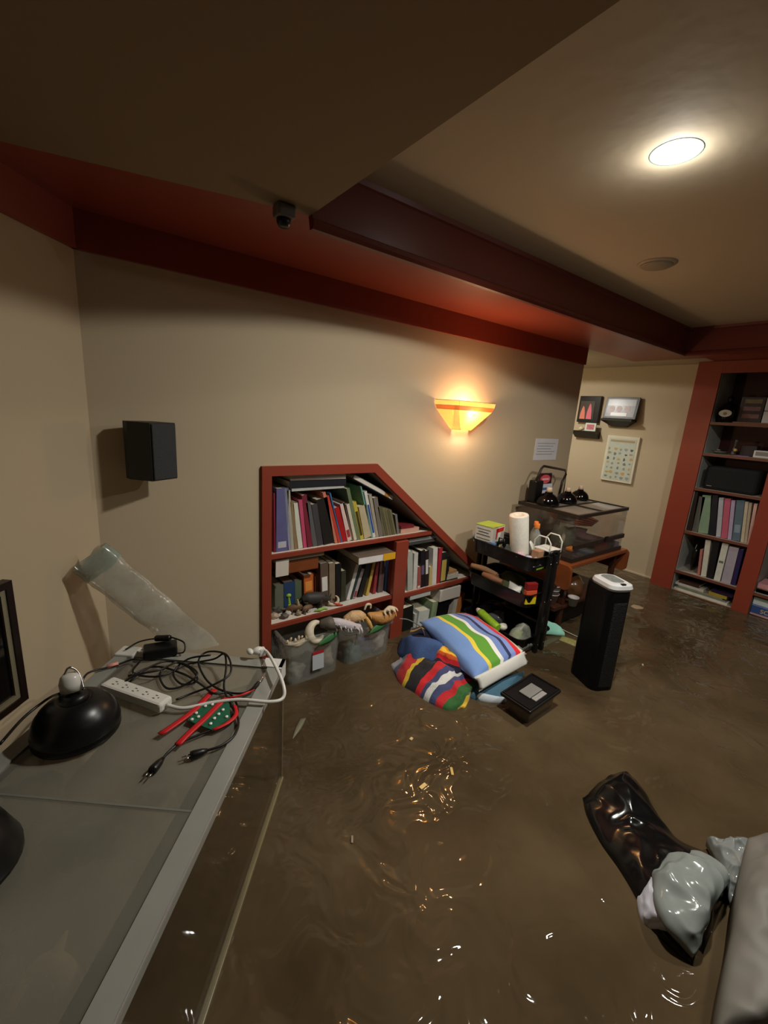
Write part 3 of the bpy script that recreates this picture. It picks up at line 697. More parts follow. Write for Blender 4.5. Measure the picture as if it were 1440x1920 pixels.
# jumbled contents seen through the plastic: greyish bags, toys
for bx, rng, zz, seed, who in ((tl.x, (.05, .2), .0, 3, 'left'), (tr.x + .012, (.05, .2), .0, 9, 'right')):
    wd = (tr.x - tl.x) if who == 'left' else (tr2.x - tr.x - .02)
    cols = [((120, 122, 112), 'grey crumpled bag'), ((70, 74, 66), 'dark grey toy animal'), ((150, 140, 124), 'beige bone piece')] if who == 'left' else \
           [((60, 96, 96), 'teal crumpled plastic'), ((62, 66, 110), 'dull blue toy'), ((170, 160, 150), 'pale bone piece')]
    for k, (c_, lb) in enumerate(cols):
        x = bx + wd * (.25 + .25 * k); bm = blob((x, 1.435 + .012 * (k % 2), .02 + .018 * k), (wd * .16, .035, .05), 3, .6, seed + k)
        nm = lb.split()[-1]; nm = {'bag': 'plastic_bag', 'animal': 'toy_animal', 'piece': 'bone', 'plastic': 'plastic_bag', 'toy': 'toy'}[nm]
        tag(build(nm, bm, col(c_, .6, var=.4, scale=40)), lb + ' seen through the side of the %s bin' % who, nm.replace('_', ' '))
# white horn ring
p = at_y(594, 1184, 1.40); bm = bmesh.new()
pts = [(p.x + .034 * math.cos(a_), 1.40 + .01 * math.sin(a_), p.z + .036 * math.sin(a_)) for a_ in [PI * .35 + k / 9 * PI * 1.45 for k in range(10)]]
add_tube(bm, pts, [.007, .014, .019, .018, .012, .005], 12); tag(build('ram_horn', fin(bm), mat('ivory horn', (222, 210, 186), .5, bump=.2)), 'thick ivory curled horn lying on the left bin', 'horn')
p = at_y(556, 1195, 1.42); bm = bmesh.new(); zc_ = p.z
for k in range(7):
    a_ = -.2 + k * .22; add_tube(bm, [(p.x - .05 + k * .016, 1.40 + .01 * math.sin(k * 2.1), zc_), (p.x - .048 + k * .016, 1.398, zc_ + .012 + .006 * (k % 2))], [.007, .003], 6)
add_tube(bm, [(p.x - .055, 1.405, zc_ - .004), (p.x - .01, 1.39, zc_ - .012), (p.x + .05, 1.405, zc_ - .004)], [.008, .012, .008], 8)
tag(build('jaw_bone', fin(bm), bone_m), 'toothed pale jawbone lying at the left in the left bin', 'bone')
def bonepile(name, px, py, Y, pts, r, m, label, catg, spikes=0, seed=0):
    p = at_y(px, py, Y); bm = bmesh.new(); P = [(p.x + a_, Y + b, p.z + c_) for a_, b, c_ in pts]
    add_tube(bm, P, r, 10)
    rnd = random.Random(seed)
    for k in range(spikes):
        t_ = k / max(1, spikes - 1) * (len(P) - 1); i = min(int(t_), len(P) - 2); q = V(P[i]).lerp(V(P[i + 1]), t_ - i)
        d = V((rnd.uniform(-.4, .4), -1, rnd.uniform(-1.2, .5))).normalized() * .03
        add_tube(bm, [q, q + d * .6, q + d + V((0, 0, -.006))], [.007, .005, .001], 6)
    return tag(build(name, fin(bm), m), label, catg)
bonepile('spiny_vertebrae', 640, 1172, 1.372, [(-.05, .02, .022), (-.02, 0, .016), (.03, -.004, -.006), (.07, -.002, -.026), (.095, 0, -.03)], [.014, .02, .02, .016, .01],
         mat('grey white bone', (200, 192, 196), .6, bump=.3), 'greyish white spiny backbone draped across both bins', 'bone', 12, 2)
bonepile('animal_skull', 617, 1174, 1.385, [(-.03, .02, .01), (0, 0, .012), (.025, -.004, 0), (.045, -.006, -.012)], [.016, .028, .022, .01], mat('dark bone', (96, 88, 78), .6), 'small dark mottled skull between the curled horn and the backbone', 'skull', 5, 5)
bonepile('animal_skull', 664, 1160, 1.40, [(-.045, .01, .004), (-.01, 0, .012), (.03, 0, .006), (.055, 0, -.002)], [.012, .026, .024, .012], mat('warm bone', (206, 170, 124), .6, bump=.4, var=.3), 'cream brown skull with teeth at the back of the right bin', 'skull', 7, 8)
bonepile('animal_skull', 716, 1155, 1.39, [(-.075, .0, .03), (-.05, 0, .012), (-.01, -.004, -.004), (.04, -.002, -.004), (.07, .0, .008)], [.008, .02, .032, .03, .014], mat('golden brown bone', (188, 136, 74), .5, bump=.4, var=.3), 'large golden brown skull on top of the right bin', 'skull', 4, 11)
bonepile('jaw_bone', 730, 1143, 1.375, [(-.03, 0, -.004), (0, 0, .006), (.03, 0, .0)], [.007, .013, .007], bone_m, 'small white toothy jawbone on the golden brown skull', 'bone', 6, 14)
bonepile('horn', 690, 1168, 1.368, [(-.012, 0, .03), (.0, -.004, .005), (.012, -.006, -.022), (.014, 0, -.045)], [.006, .011, .009, .002], mat('yellow horn', (214, 170, 96), .5), 'yellowish curved horn hanging over the front of the right bin', 'horn')
bonepile('horn_ring', 690, 1138, 1.40, [(-.018, 0, -.01), (-.008, 0, .012), (.012, 0, .008), (.014, 0, -.01)], [.004, .006, .004], bone_m, 'small pale hooked horn above the right bin', 'horn')
for (px, py, w_, yy, lb) in ((617, 1198, .05, 1.366, 'green plastic leaf hanging over the left bin'), (710, 1177, .055, 1.366, 'green plastic leaf hanging over the right bin')):
    p = at_y(px, py, yy)
    bm = lump([((p.x - w_, yy, p.z - .016), (p.x - w_, yy + .004, p.z - .012), .003), ((p.x, yy - .004, p.z - .015), (p.x, yy + .012, p.z + .012), .006), ((p.x + w_, yy + .002, p.z + .012), (p.x + w_, yy + .006, p.z + .018), .003)], 6, 4, .001, low=-.002)
    tag(build('leaf', bm, col((44, 104, 50), .5)), lb, 'leaf')
p0 = at_y(748, 1160, 1.36); p1_ = at_y(800, 1180, 1.30)
tag(build('grey_cable', tube([p0, p0.lerp(p1_, .35) + V((0, 0, .012)), p0.lerp(p1_, .8) + V((0, 0, -.002)), p1_ + V((0, 0, -.05))], .0028), mat('grey cable', (120, 116, 110), .5)), 'thin grey cable running from the right bin over to the pillow', 'cable')

# ================================================================== BEDDING HEAP
Z = at_z
bl = stripes('striped knit blanket', [(0, (150, 150, 156)), (.07, (60, 66, 100)), (.13, (170, 26, 30)), (.24, (206, 170, 40)), (.28, (24, 22, 26)), (.42, (200, 26, 34)), (.5, (60, 66, 106)), (.55, (210, 210, 206)), (.62, (64, 70, 110)), (.68, (190, 28, 36)), (.75, (44, 96, 40)), (.93, (214, 176, 48))], 'V', weave=140)
bm = lump([(Z(733, 1246), Z(762, 1228), .04), (Z(748, 1280), Z(800, 1232), .06), (Z(775, 1298), Z(850, 1250), .07), (Z(800, 1315), Z(885, 1275), .06), (Z(838, 1332), Z(900, 1292), .045), (Z(866, 1328), Z(884, 1306), .02)], 28, 9, .014, 14, -.05, 3, .6, .008)
tag(build('knit_blanket', bm, bl), 'striped knitted blanket in red, black, blue and green half under water', 'blanket')
bl2 = stripes('bright knit', [(0, (216, 206, 196)), (.14, (190, 26, 28)), (.26, (236, 160, 30)), (.45, (244, 190, 50)), (.6, (214, 90, 24)), (.68, (196, 24, 34)), (.78, (28, 30, 54))], 'U', weave=140)
bm = lump([(Z(806, 1238, .03), Z(800, 1252, .0), .05), (Z(838, 1226, .05), Z(812, 1266, .02), .07), (Z(858, 1236, .05), Z(840, 1272, .03), .07), (Z(890, 1262, .03), Z(876, 1284, .02), .05)], 24, 9, .010, 14, -.04, 7, .6, .008)
tag(build('knit_blanket', bm, bl2), 'folded knitted blanket in white, red and yellow under the pillow', 'blanket')
bm = lump([(Z(745, 1225, .0), Z(752, 1196, .02), .05), (Z(770, 1246, .03), Z(785, 1205, .06), .07), (Z(800, 1252, .03), Z(822, 1214, .08), .07), (Z(826, 1250, .04), Z(850, 1226, .08), .04)], 12, 5, .010, 12, -.05, 12)
tag(build('denim_cushion', bm, col((66, 92, 142), .85, bump=.3, scale=50)), 'denim blue cushion squashed under the striped pillow', 'cushion')
bm = lump([(Z(765, 1200, .05), Z(772, 1176, .07), .04), (Z(795, 1208, .05), Z(806, 1186, .09), .05), (Z(826, 1226, .06), Z(840, 1200, .09), .05), (Z(860, 1250, .05), Z(870, 1225, .07), .03)], 12, 5, .006, 12, -.04, 15)
nv = stripes('navy cloth with a yellow stripe', [(0, (30, 34, 56)), (.45, (214, 170, 60)), (.6, (28, 32, 52))], 'U')
tag(build('folded_cloth', bm, nv), 'dark navy cloth with a yellow stripe showing under the pillow', 'cloth')
pm = stripes('candy striped cotton', [(0, (120, 156, 214)), (.26, (238, 214, 70)), (.32, (96, 160, 50)), (.5, (236, 238, 232)), (.56, (118, 142, 202)), (.65, (40, 50, 92)), (.70, (134, 152, 212)), (.8, (222, 34, 46)), (.9, (236, 196, 150)), (.93, (220, 226, 232)), (.97, (210, 50, 110))], 'U', weave=30)
fl, fr, nr_, nl_ = Z(786, 1166, .13), Z(872, 1150, .12), Z(988, 1226, .13), Z(892, 1278, .085)
tp = build('striped_pillow', pillow((fl, fr, nr_, nl_), .12, 26, 2, .012), pm)
tag(tp, 'pillow with blue, yellow, green, white and red stripes on the wet bedding', 'pillow')
u_ = (nr_ - nl_)
bm = pillow((nl_ + V((0, .012, .012)), nr_ + V((0, .012, .012)), nr_ + V((.012, -.012, -.042)), nl_ + V((.002, -.02, -.034))), .03, 12, 4, .002)
build('white_side_panel', bm, col((214, 212, 204), .8), tp)
tq = bm = lump([(Z(868, 1300), Z(905, 1268, .02), .03), (Z(890, 1312), Z(950, 1272, .02), .04), (Z(930, 1316), Z(978, 1262, .02), .035), (Z(960, 1305), Z(985, 1255, .01), .02)], 12, 5, .006, 10, -.03, 18)
tag(build('teal_pillow', bm, col((66, 104, 124), .8, bump=.2, scale=40)), 'wet teal blue pillow sinking below the striped one', 'pillow')
bm = lump([(Z(876, 1302, .0), Z(880, 1296, .01), .012), (Z(900, 1314, .0), Z(906, 1303, .01), .018), (Z(930, 1318, .0), Z(935, 1308, .01), .014), (Z(958, 1316, .0), Z(960, 1309, .01), .008)], 8, 4, .002, 10, -.01, 19)
tag(build('white_cloth', bm, col((196, 204, 210), .8)), 'strip of wet white cloth along the front of the teal pillow', 'cloth')
# small tub with a black lid and a grey label
t = thing('lidded_tub', 'small clear tub tilting in the water under a black lid', 'storage box', Z(985, 1340, 0))
ax = (Z(935, 1300) , Z(1000, 1255), Z(1057, 1300), Z(990, 1337))
c_ = sum((Z(935, 1298, .075), Z(998, 1256, .085), Z(1057, 1298, .085), Z(992, 1336, .075)), V()) / 4
e1 = (Z(992, 1336, .075) - Z(935, 1298, .075)); e2 = (Z(1057, 1298, .085) - Z(992, 1336, .075))
X_ = e1.normalized(); Yv = (e2 - X_ * e2.dot(X_)).normalized(); Zv = X_.cross(Yv)
if Zv.z < 0: Zv = -Zv
Tm = Matrix.Translation(c_) @ Matrix((X_, Zv.cross(X_), Zv)).transposed().to_4x4()
hx, hy = e1.length / 2, e2.length / 2
build('lid', box((-hx, -hy, -.014), (hx, hy, 0), Tm, bev=.004), black_m, t)
build('lid_rim', fin(add_box(add_box(add_box(add_box(bmesh.new(), (-hx + .006, -hy + .006, 0), (-hx + .012, hy - .006, .004), 0, Tm), (hx - .012, -hy + .006, 0), (hx - .006, hy - .006, .004), 0, Tm), (-hx + .012, -hy + .006, 0), (hx - .012, -hy + .012, .004), 0, Tm), (-hx + .012, hy - .012, 0), (hx - .012, hy - .006, .004), 0, Tm)), black_m, t)
cm = film('smoky tub plastic', (120, 108, 94), .45, .12)
Rr = lambda e, z: (rrect(-hx + e, hx - e, -hy + e, hy - e, .012), z)
build('tub_body', fin(shell([Rr(.022, -.10), Rr(.010, -.014), Rr(.013, -.014), Rr(.025, -.097)], Tm)), cm, t)
build('tub_contents', lump([(Tm @ V((-hx * .6, -hy * .6, -.095)), Tm @ V((-hx * .6, hy * .6, -.095)), .03), (Tm @ V((0, -hy * .6, -.095)), Tm @ V((0, hy * .6, -.095)), .05), (Tm @ V((hx * .6, -hy * .5, -.095)), Tm @ V((hx * .6, hy * .5, -.095)), .03)], 8, 4, .01, 20, -.002, 4), col((86, 66, 48), .8), t)
g = build('clear_cover', box((-hx * .35, -hy * .45, .001), (hx * .38, hy * .35, .007), Tm, bev=.002), mat('grey label plate', (126, 124, 120), .3), t)
build('cover_slot', fin(add_box(add_box(bmesh.new(), (hx * .42, -hy * .4, .001), (hx * .72, hy * .3, .005), 0, Tm), (hx * .5, -hy * .3, .005), (hx * .56, hy * .2, .006), 0, Tm)), mat('silver grey plate', (150, 148, 144), .3), t)

# ================================================================== THREE-TIER CART
cartm = mat('black powder coated steel', (20, 20, 21), .32, coat=.2)
CX0, CX1, CY0, CY1 = 1.655, 1.915, 1.035, 1.42
t = thing('utility_cart', 'black three-tier metal utility cart loaded with supplies', 'cart', ((CX0 + CX1) / 2, (CY0 + CY1) / 2, FL))
def tray(z, h=.072):
    R = lambda e, zz: (rrect(CX0 + e, CX1 - e, CY0 + e, CY1 - e, .04, 6), zz)
    return fin(shell([R(.012, z - h), R(.003, z - .006), R(-.003, z - .004), R(-.003, z), R(.002, z), R(.006, z - .008), R(.015, z - h + .003)]))
TZ = (.497, .315, .085)
for z in TZ: build('tray', tray(z), cartm, t)
for x in (CX0 + .112, CX1 - .098):
    for y in (CY0 - .012, CY1 + .012):
        lg = build('leg', box((x - .012, y - .009, FL + .05), (x + .012, y + .009, .50), bev=.004), cartm, t)
        build('bolt', fin(add_blob(add_blob(add_blob(bmesh.new(), (x, y - .0095 * (1 if y < 1.2 else -1), .46), (.004, .003, .004), 1, 0), (x, y - .0095, .27), (.004, .003, .004), 1, 0), (x, y - .0095, .045), (.004, .003, .004), 1, 0)), metal_m, lg)
        build('caster', lathe([(.001, -.01), (.022, -.01), (.022, .01), (.001, .01)], TR((x, y, FL + .024), RX(PI / 2)), 14), black_m, lg)
for y in (CY0 - .012, CY1 + .012):
    build('handle_bar', tube([(CX0 + .112, y, .50), (CX0 + .116, y, .515), (CX1 - .102, y, .515), (CX1 - .098, y, .50)], .008, 8, False), cartm, t)
TB = [z - .068 for z in TZ]
def on(px, py, z): return Z(px, py, z)
# carton of gloves, green top, red mark
p = V((1.735, 1.345, TB[0])); 
t = thing('small_carton', 'green carton under the white and red box on the cart', 'box', p)
build('carton_body', box((p.x - .06, p.y - .05, TB[0]), (p.x + .03, p.y + .05, TB[0] + .055), bev=.002), col((178, 184, 130)), t)
build('lid_tray', box((p.x - .07, p.y - .058, TB[0] + .056), (p.x + .04, p.y + .058, TB[0] + .066), bev=.002), black_m, t)
z0 = TB[0] + .067; T_ = TR((p.x - .02, p.y, z0), rotz(.12))
t = thing('carton', 'white carton with lime green top and red mark on the cart', 'box', (p.x - .02, p.y, z0))
build('carton_body', box((-.055, -.05, 0), (.06, .05, .078), T_, .002), col((224, 220, 208)), t)
build('green_top', box((-.056, -.051, .078), (.061, .051, .081), T_), col((166, 190, 72)), t)
build('red_mark', fin(add_prism(add_prism(bmesh.new(), [(-.02, .07), (.05, .072), (.045, .052), (-.012, .05)], 'y', -.052, -.0505, 0, T_), [(-.02, .07), (-.005, .07), (-.012, .015), (-.02, .02)], 'y', -.052, -.0505, 0, T_)), col((206, 40, 36)), t)
build('printed_lines', fin(add_box(add_box(add_box(add_box(bmesh.new(), (-.0565, -.04, .03), (-.0555, .04, .033), 0, T_), (-.0565, -.03, .045), (-.0555, .03, .048), 0, T_), (-.0565, -.04, .06), (-.0555, .04, .062), 0, T_), (-.0565, -.04, .012), (-.0555, .04, .014), 0, T_)), col((60, 60, 60)), t)
# paper towel roll
A = on(992, 1022, TB[0] + .0); A = V((1.735, 1.16, TB[0] + .004)); T_ = TR(A, RY(-.17), RX(-.05))
t = thing('paper_towel_roll', 'white paper towel roll leaning in the top of the cart', 'paper roll', A)
build('roll', lathe([(.018, 0), (.042, 0), (.043, .005), (.045, .235), (.043, .24), (.018, .24), (.018, .23)], T_, 28), mat('white tissue', (228, 222, 208), .9, bump=.3, scale=60), t)
build('loose_sheet', lump([(T_ @ V((.03, -.035, .1)), T_ @ V((.052, -.03, .1)), .003), (T_ @ V((.03, -.05, .05)), T_ @ V((.07, -.04, .06)), .004), (T_ @ V((.0, -.05, .0)), T_ @ V((.03, -.05, .01)), .003)], 6, 4, .003, 20, -.002), mat('white tissue', (1, 1, 1)), t)
def bottle(x, y, z, h, r, m, capm, label, nm='bottle', caph=.02):
    t = thing(nm, label, 'bottle', (x, y, z))
    build('bottle_body', lathe([(r * .9, 0), (r, .005), (r, h * .6), (r * .85, h * .72), (r * .4, h * .84), (r * .36, h * .9)], TR((x, y, z)), 20), m, t)
    build('cap', lathe([(r * .45, h * .88), (r * .47, h * .89), (r * .47, h * .88 + caph), (r * .4, h * .9 + caph)], TR((x, y, z)), 16), capm, t); return t
clearm = film('clear bottle plastic', (170, 172, 165), .5, .08); orm = col((226, 128, 52), .5)
bottle(1.835, 1.155, TB[0], .185, .026, clearm, orm, 'clear bottle with an orange cap nearest the paper roll')
bottle(1.87, 1.185, TB[0], .185, .024, clearm, orm, 'clear bottle with an orange cap closer to the terrarium')
# white wire rack
x0, x1, y0, y1 = 1.785, 1.88, 1.04, 1.125; wm_ = mat('white plastic rack', (224, 224, 214), .4)
t = thing('white_rack', 'small white wire rack at the front corner of the cart top', 'rack', ((x0 + x1) / 2, (y0 + y1) / 2, TB[0]))
[build('rack_frame', fin(add_tube(bmesh.new(), [(x, y0, TB[0]), (x, y0, .55), (x, y0 + .02, .575), (x, y1 - .02, .575), (x, y1, .55), (x, y1, TB[0])], .0035, 8, False)), wm_, t) for x in (x0, x1)]; build('rack_shelf', box((x0, y0, .508), (x1, y1, .513), bev=.001), wm_, t)
tag(build('small_box', box((1.715, 1.05, TB[0] + .04), (1.755, 1.09, TB[0] + .09), TR((0, 0, 0)), .002), col((176, 130, 96))), 'small tan box in front of the paper roll', 'box')
tag(build('green_packet', box((1.705, 1.045, TB[0]), (1.765, 1.095, TB[0] + .039), None, .003), col((116, 160, 44))), 'lime green packet under the small tan box', 'packet')
tag(build('glass_jar', lathe([(.02, 0), (.028, .004), (.028, .06), (.02, .075), (.02, .08)], TR((1.70, 1.20, TB[0])), 18), film('dark glass', (110, 125, 120), .5, .04)), 'small glass jar standing at the near side of the cart', 'jar')
t = thing('small_basket', 'tiny black basket with a tall handle on the cart', 'basket', (1.715, 1.245, TB[0]))
build('basket_body', box((1.69, 1.225, TB[0]), (1.74, 1.27, TB[0] + .05), None, .003), col((84, 62, 110)), t)
for x in (1.695, 1.735): build('handle', tube([(x, 1.23, TB[0] + .05), (x, 1.235, TB[0] + .1), (x, 1.265, TB[0] + .1), (x, 1.268, TB[0] + .05)], .004, 6, False), black_m, t)
tag(build('sponge', blob((1.685, 1.13, TB[0] + .05), (.022, .02, .016), 3, .4, 2), col((206, 160, 176), .9)), 'pale pink sponge at the near rim of the cart top', 'sponge')
tag(build('sponge', blob((1.70, 1.09, TB[0] + .045), (.02, .02, .014), 3, .4, 5), col((190, 180, 200), .9)), 'lavender sponge next to the pink one', 'sponge')
tag(build('blue_tray', box((1.665, 1.27, TB[0] + .06), (1.685, 1.41, TB[0] + .074), None, .002), col((110, 150, 200))), 'thin blue tray edge at the wall end of the cart top', 'tray')
bm = lump([((1.68, 1.045, TB[0] + .02), (1.68, 1.07, TB[0] + .05), .01), ((1.71, 1.042, TB[0] + .02), (1.71, 1.065, TB[0] + .06), .014), ((1.74, 1.042, TB[0] + .02), (1.74, 1.06, TB[0] + .05), .008)], 8, 4, .008, 30, -.003)
tag(build('zip_bag', bm, film('zip bag film', (190, 195, 190), .35, .1)), 'clear zip bag at the front of the cart top', 'bag')
# middle tray
br = mat('brown kraft paper', (150, 112, 80), .8)
_a, _b = at_z(884, 1060, .345), at_z(932, 1078, .335)
bm = bmesh.new()
for k in range(3): add_tube(bm, [_a + V((.012 * k, 0, -.006 * k)), _a.lerp(_b, .5) + V((.012 * k, 0, .006 - .006 * k)), _b + V((.012 * k, 0, -.006 * k))], [.013, .016, .012], 8)
tag(build('paper_roll', fin(bm), br), 'brown folded paper roll sticking out of the middle tray', 'roll')
_a, _b = at_z(905, 1076, .325), at_z(942, 1092, .315)
tag(build('tan_pouch', tube([_a, _a.lerp(_b, .5), _b], [.012, .02, .012], 10), mat('tan leather', (140, 96, 66), .6)), 'tan pouch under the brown roll', 'pouch')
bm = lump([((1.68, 1.30, TB[1]), (1.85, 1.33, TB[1]), .08), ((1.68, 1.2, TB[1]), (1.86, 1.22, TB[1]), .105), ((1.67, 1.12, TB[1]), (1.84, 1.13, TB[1]), .085)], 12, 5, .015, 14, -.003, 8)
tag(build('green_bag', bm, col((78, 86, 56), .6, bump=.2)), 'crumpled olive green bag in the middle tray', 'bag')
bm = lump([((1.665, 1.15, TB[1] + .04), (1.72, 1.19, TB[1] + .08), .025), ((1.67, 1.09, TB[1] + .05), (1.73, 1.12, TB[1] + .07), .02)], 8, 5, .01, 20, -.005, 9)
tag(build('tissue', bm, col((206, 204, 196), .9)), 'white crumpled tissue in the middle tray', 'tissue')
t = thing('snack_packet', 'red, orange and yellow packet at the front of the middle tray', 'packet', (1.70, 1.05, TB[1] + .02))
T_ = TR((1.70, 1.055, TB[1] + .015), rotz(-.35))
for z0_, z1_, c_ in ((0, .035, (216, 196, 30)), (.035, .07, (220, 90, 50)), (.07, .105, (130, 22, 22))):
    build('packet_section', box((-.028, -.012, z0_), (.03, .012, z1_), T_, .002), col(c_), t)
# bottom tray
tag(build('grey_case', lump([((1.58, 1.33, .03), (1.68, 1.40, .05), .05), ((1.60, 1.22, .02), (1.70, 1.27, .05), .06), ((1.64, 1.13, .01), (1.70, 1.16, .03), .035)], 10, 5, .006, 12, -.03, 3), col((92, 92, 94), .5)), 'grey soft case at the wall end of the bottom tray', 'case')
A = on(898, 1145, .12); B = on(934, 1178, .10)
t = thing('spray_bottle', 'lime green labelled white bottle lying across the bottom tray', 'bottle', (A + B) / 2)
d = (B - A).normalized()
build('bottle_neck', tube([A - d * .015, A + d * .01], [.010, .017], 12, False), white_m, t)
build('bottle_label', tube([A + d * .01, A + d * .02, B - d * .01, B], [.017, .021, .021, .019], 12, False), mat('lime label', (150, 196, 50), .5, var=.35, scale=60), t)
A = on(943, 1175, .10); tag(build('white_bulb', blob(A, (.024, .02, .018), 3, .05), mat('pearl white', (220, 222, 206), .3)), 'white egg-shaped piece beside the lime bottle', 'ornament')
bm = lump([((1.67, 1.14, .04), (1.80, 1.16, .03), .06), ((1.66, 1.09, .04), (1.80, 1.09, .03), .09), ((1.67, 1.04, .03), (1.78, 1.04, .03), .05)], 12, 5, .02, 18, -.02, 21)
tag(build('clear_bag', bm, film('crinkled clear film', (190, 192, 176), .3, .12)), 'crinkled clear bag with lime bits at the front of the bottom tray', 'bag')
tag(build('lime_scrap', blob((1.72, 1.10, .07), (.03, .02, .02), 3, .6, 3), col((170, 190, 80))), 'lime yellow scrap inside the crinkled clear bag', 'scrap')
tag(build('plastic_jar', blob((1.74, 1.25, .08), (.04, .05, .045), 3, .3, 8), film('cloudy film', (120, 122, 130), .4, .2)), 'cloudy plastic container at the middle of the bottom tray', 'container')
tag(build('dark_bag', blob((1.80, 1.33, .07), (.07, .07, .06), 3, .4, 12), col((26, 26, 44), .5)), 'dark navy bag at the back of the bottom tray', 'bag')
bm = lump([(Z(1010, 1190, .03), Z(1012, 1150, .09), .01), (Z(1025, 1188, .02), Z(1028, 1166, .06), .03), (Z(1045, 1190, .01), Z(1045, 1172, .04), .02), (Z(1059, 1191, .005), Z(1058, 1186, .01), .008)], 10, 5, .006, 18, -.015, 30)
tag(build('mint_cloth', bm, mat('mint cloth', (146, 206, 186), .7)), 'mint green cloth hanging off the cart into the water', 'cloth')
A, B = Z(1050, 1196, .004), Z(1090, 1214, .004)
tag(build('ruler_strip', lump([(Z(1048, 1200, .002), Z(1054, 1192, .002), .006), (Z(1068, 1208, .002), Z(1074, 1198, .002), .006), (Z(1086, 1216, .002), Z(1090, 1206, .002), .006)], 6, 4, .001, low=-.01), mat('mottled khaki', (150, 140, 84), .6, var=.5, scale=70)), 'khaki patterned strip floating between cart and tower fan', 'strip')
tag(build('white_wire', tube([Z(1040, 1172, .03), Z(1062, 1184, .01), Z(1085, 1195, .004), Z(1092, 1199, .003)], .002), col((190, 180, 160))), 'thin white wire in the water by the mint cloth', 'wire')

# ================================================================== TERRARIUM ON A WOODEN STAND
X0, X1, Y0, Y1, G0, G1 = 2.073, 2.62, 1.078, 1.45, .392, .651
dk = mat('dark brown plastic frame', (44, 34, 28), .4)
t = thing('terrarium', 'glass reptile terrarium with a dark mesh-top frame and orange branches', 'terrarium', ((X0 + X1) / 2, (Y0 + Y1) / 2, G0))
def rim(z, h, w_=.014):
    bm = bmesh.new()
    for a, b in (((X0, Y0), (X1, Y0 + w_)), ((X0, Y1 - w_), (X1, Y1)), ((X0, Y0 + w_), (X0 + w_, Y1 - w_)), ((X1 - w_, Y0 + w_), (X1, Y1 - w_))):
        add_box(bm, (*a, z - h), (*b, z))
    return fin(bm)
build('top_rim', rim(G1, .018), dk, t); build('bottom_rim', rim(G0 + .022, .022), dk, t)
bm = bmesh.new(); xm, ym = (X0 + X1) / 2, (Y0 + Y1) / 2
add_box(bm, (xm - .006, Y0 + .014, G1 - .010), (xm + .006, Y1 - .014, G1)); add_box(bm, (X0 + .014, ym - .005, G1 - .009), (X1 - .014, ym + .005, G1 - .001))
build('lid_crossbar', fin(bm), dk, t)
build('mesh_lid', box((X0 + .014, Y0 + .014, G1 - .009), (X1 - .014, Y1 - .014, G1 - .007)), film('fine screen mesh', (170, 154, 130), .55, .5), t)
for nm, a, b in (('left_pane', (X0 + .002, Y0 + .004, G0 + .02), (X0 + .005, Y1 - .004, G1 - .018)), ('right_pane', (X1 - .005, Y0 + .004, G0 + .02), (X1 - .002, Y1 - .004, G1 - .018)),
                 ('front_pane', (X0 + .005, Y0 + .003, G0 + .10), (X1 - .005, Y0 + .006, G1 - .018)), ('front_pane', (X0 + .005, Y0 + .003, G0 + .02), (X1 - .005, Y0 + .006, G0 + .075)), ('back_pane', (X0 + .005, Y1 - .006, G0 + .02), (X1 - .005, Y1 - .003, G1 - .018))):
    build(nm, box(a, b), glass_m, t)
build('door_bar', box((X0, Y0 - .006, G0 + .075), (X1, Y0 + .010, G0 + .10), bev=.003), dk, t)
build('latch', box((xm + .03, Y0 - .012, G0 + .08), (xm + .06, Y0 - .005, G0 + .112), bev=.002), black_m, t)
bm = bmesh.new(); add_box(bm, (X0 + .01, Y0 + .012, G0 + .003), (X1 - .01, Y1 - .012, G0 + .045)); build('substrate', fin(bm), mat('bark substrate', (74, 58, 44), .95, var=.5, scale=60, bump=1), t)
bw = mat('orange brown branch', (214, 116, 62), .6, var=.35, scale=30, bump=.5)
P = [on(1096, 972, .60), on(1115, 985, .56), on(1135, 988, .55), on(1152, 996, .53)]
P = [V((2.30, 1.38, .585)), V((2.38, 1.33, .56)), V((2.47, 1.27, .545)), V((2.58, 1.24, .52))]
bm = bmesh.new()
for k in range(5):
    o = V((0, .01 * k - .02, -.012 * k + .02)); add_tube(bm, [P[0] + o * .5, P[1] + o, P[2] + o * 1.2, P[3] + o * .8], [.007, .012, .011, .006], 7)
tag(build('climbing_branch', fin(bm), bw), 'bundle of orange brown branches inside the terrarium', 'branch')
bm = bmesh.new()
for k in range(4): add_blob(bm, (2.30 + k * .07, 1.34 - .04 * (k % 2), G0 + .06), (.06, .05, .035), 2, .5, k)
tag(build('driftwood', fin(bm), mat('dark driftwood', (78, 60, 44), .9, var=.4, scale=40)), 'dark rough driftwood on the terrarium bottom', 'driftwood')
tag(build('terrarium_bowl', box((2.12, 1.10, G0 + .046), (2.17, 1.15, G0 + .066), None, .006), col((214, 130, 44), .5)), 'small orange dish on the terrarium bottom', 'dish')
t = thing('glass_fishbowl', 'round glass jar holding a pale figure, left inside the terrarium', 'jar', (2.20, 1.22, G0 + .046))
build('jar_body', lathe([(.04, 0), (.062, .02), (.068, .06), (.06, .11), (.045, .14), (.047, .15)], TR((2.20, 1.22, G0 + .046)), 24), film('greenish glass', (140, 150, 130), .62, .05), t)
build('pale_figure', tube([(2.195, 1.22, G0 + .055), (2.2, 1.215, G0 + .09), (2.21, 1.22, G0 + .13)], [.012, .011, .004]), bone_m, t)
build('jar_lid', lathe([(.001, .15), (.05, .15), (.05, .165), (.001, .168)], TR((2.20, 1.22, G0 + .046)), 24), black_m, t)
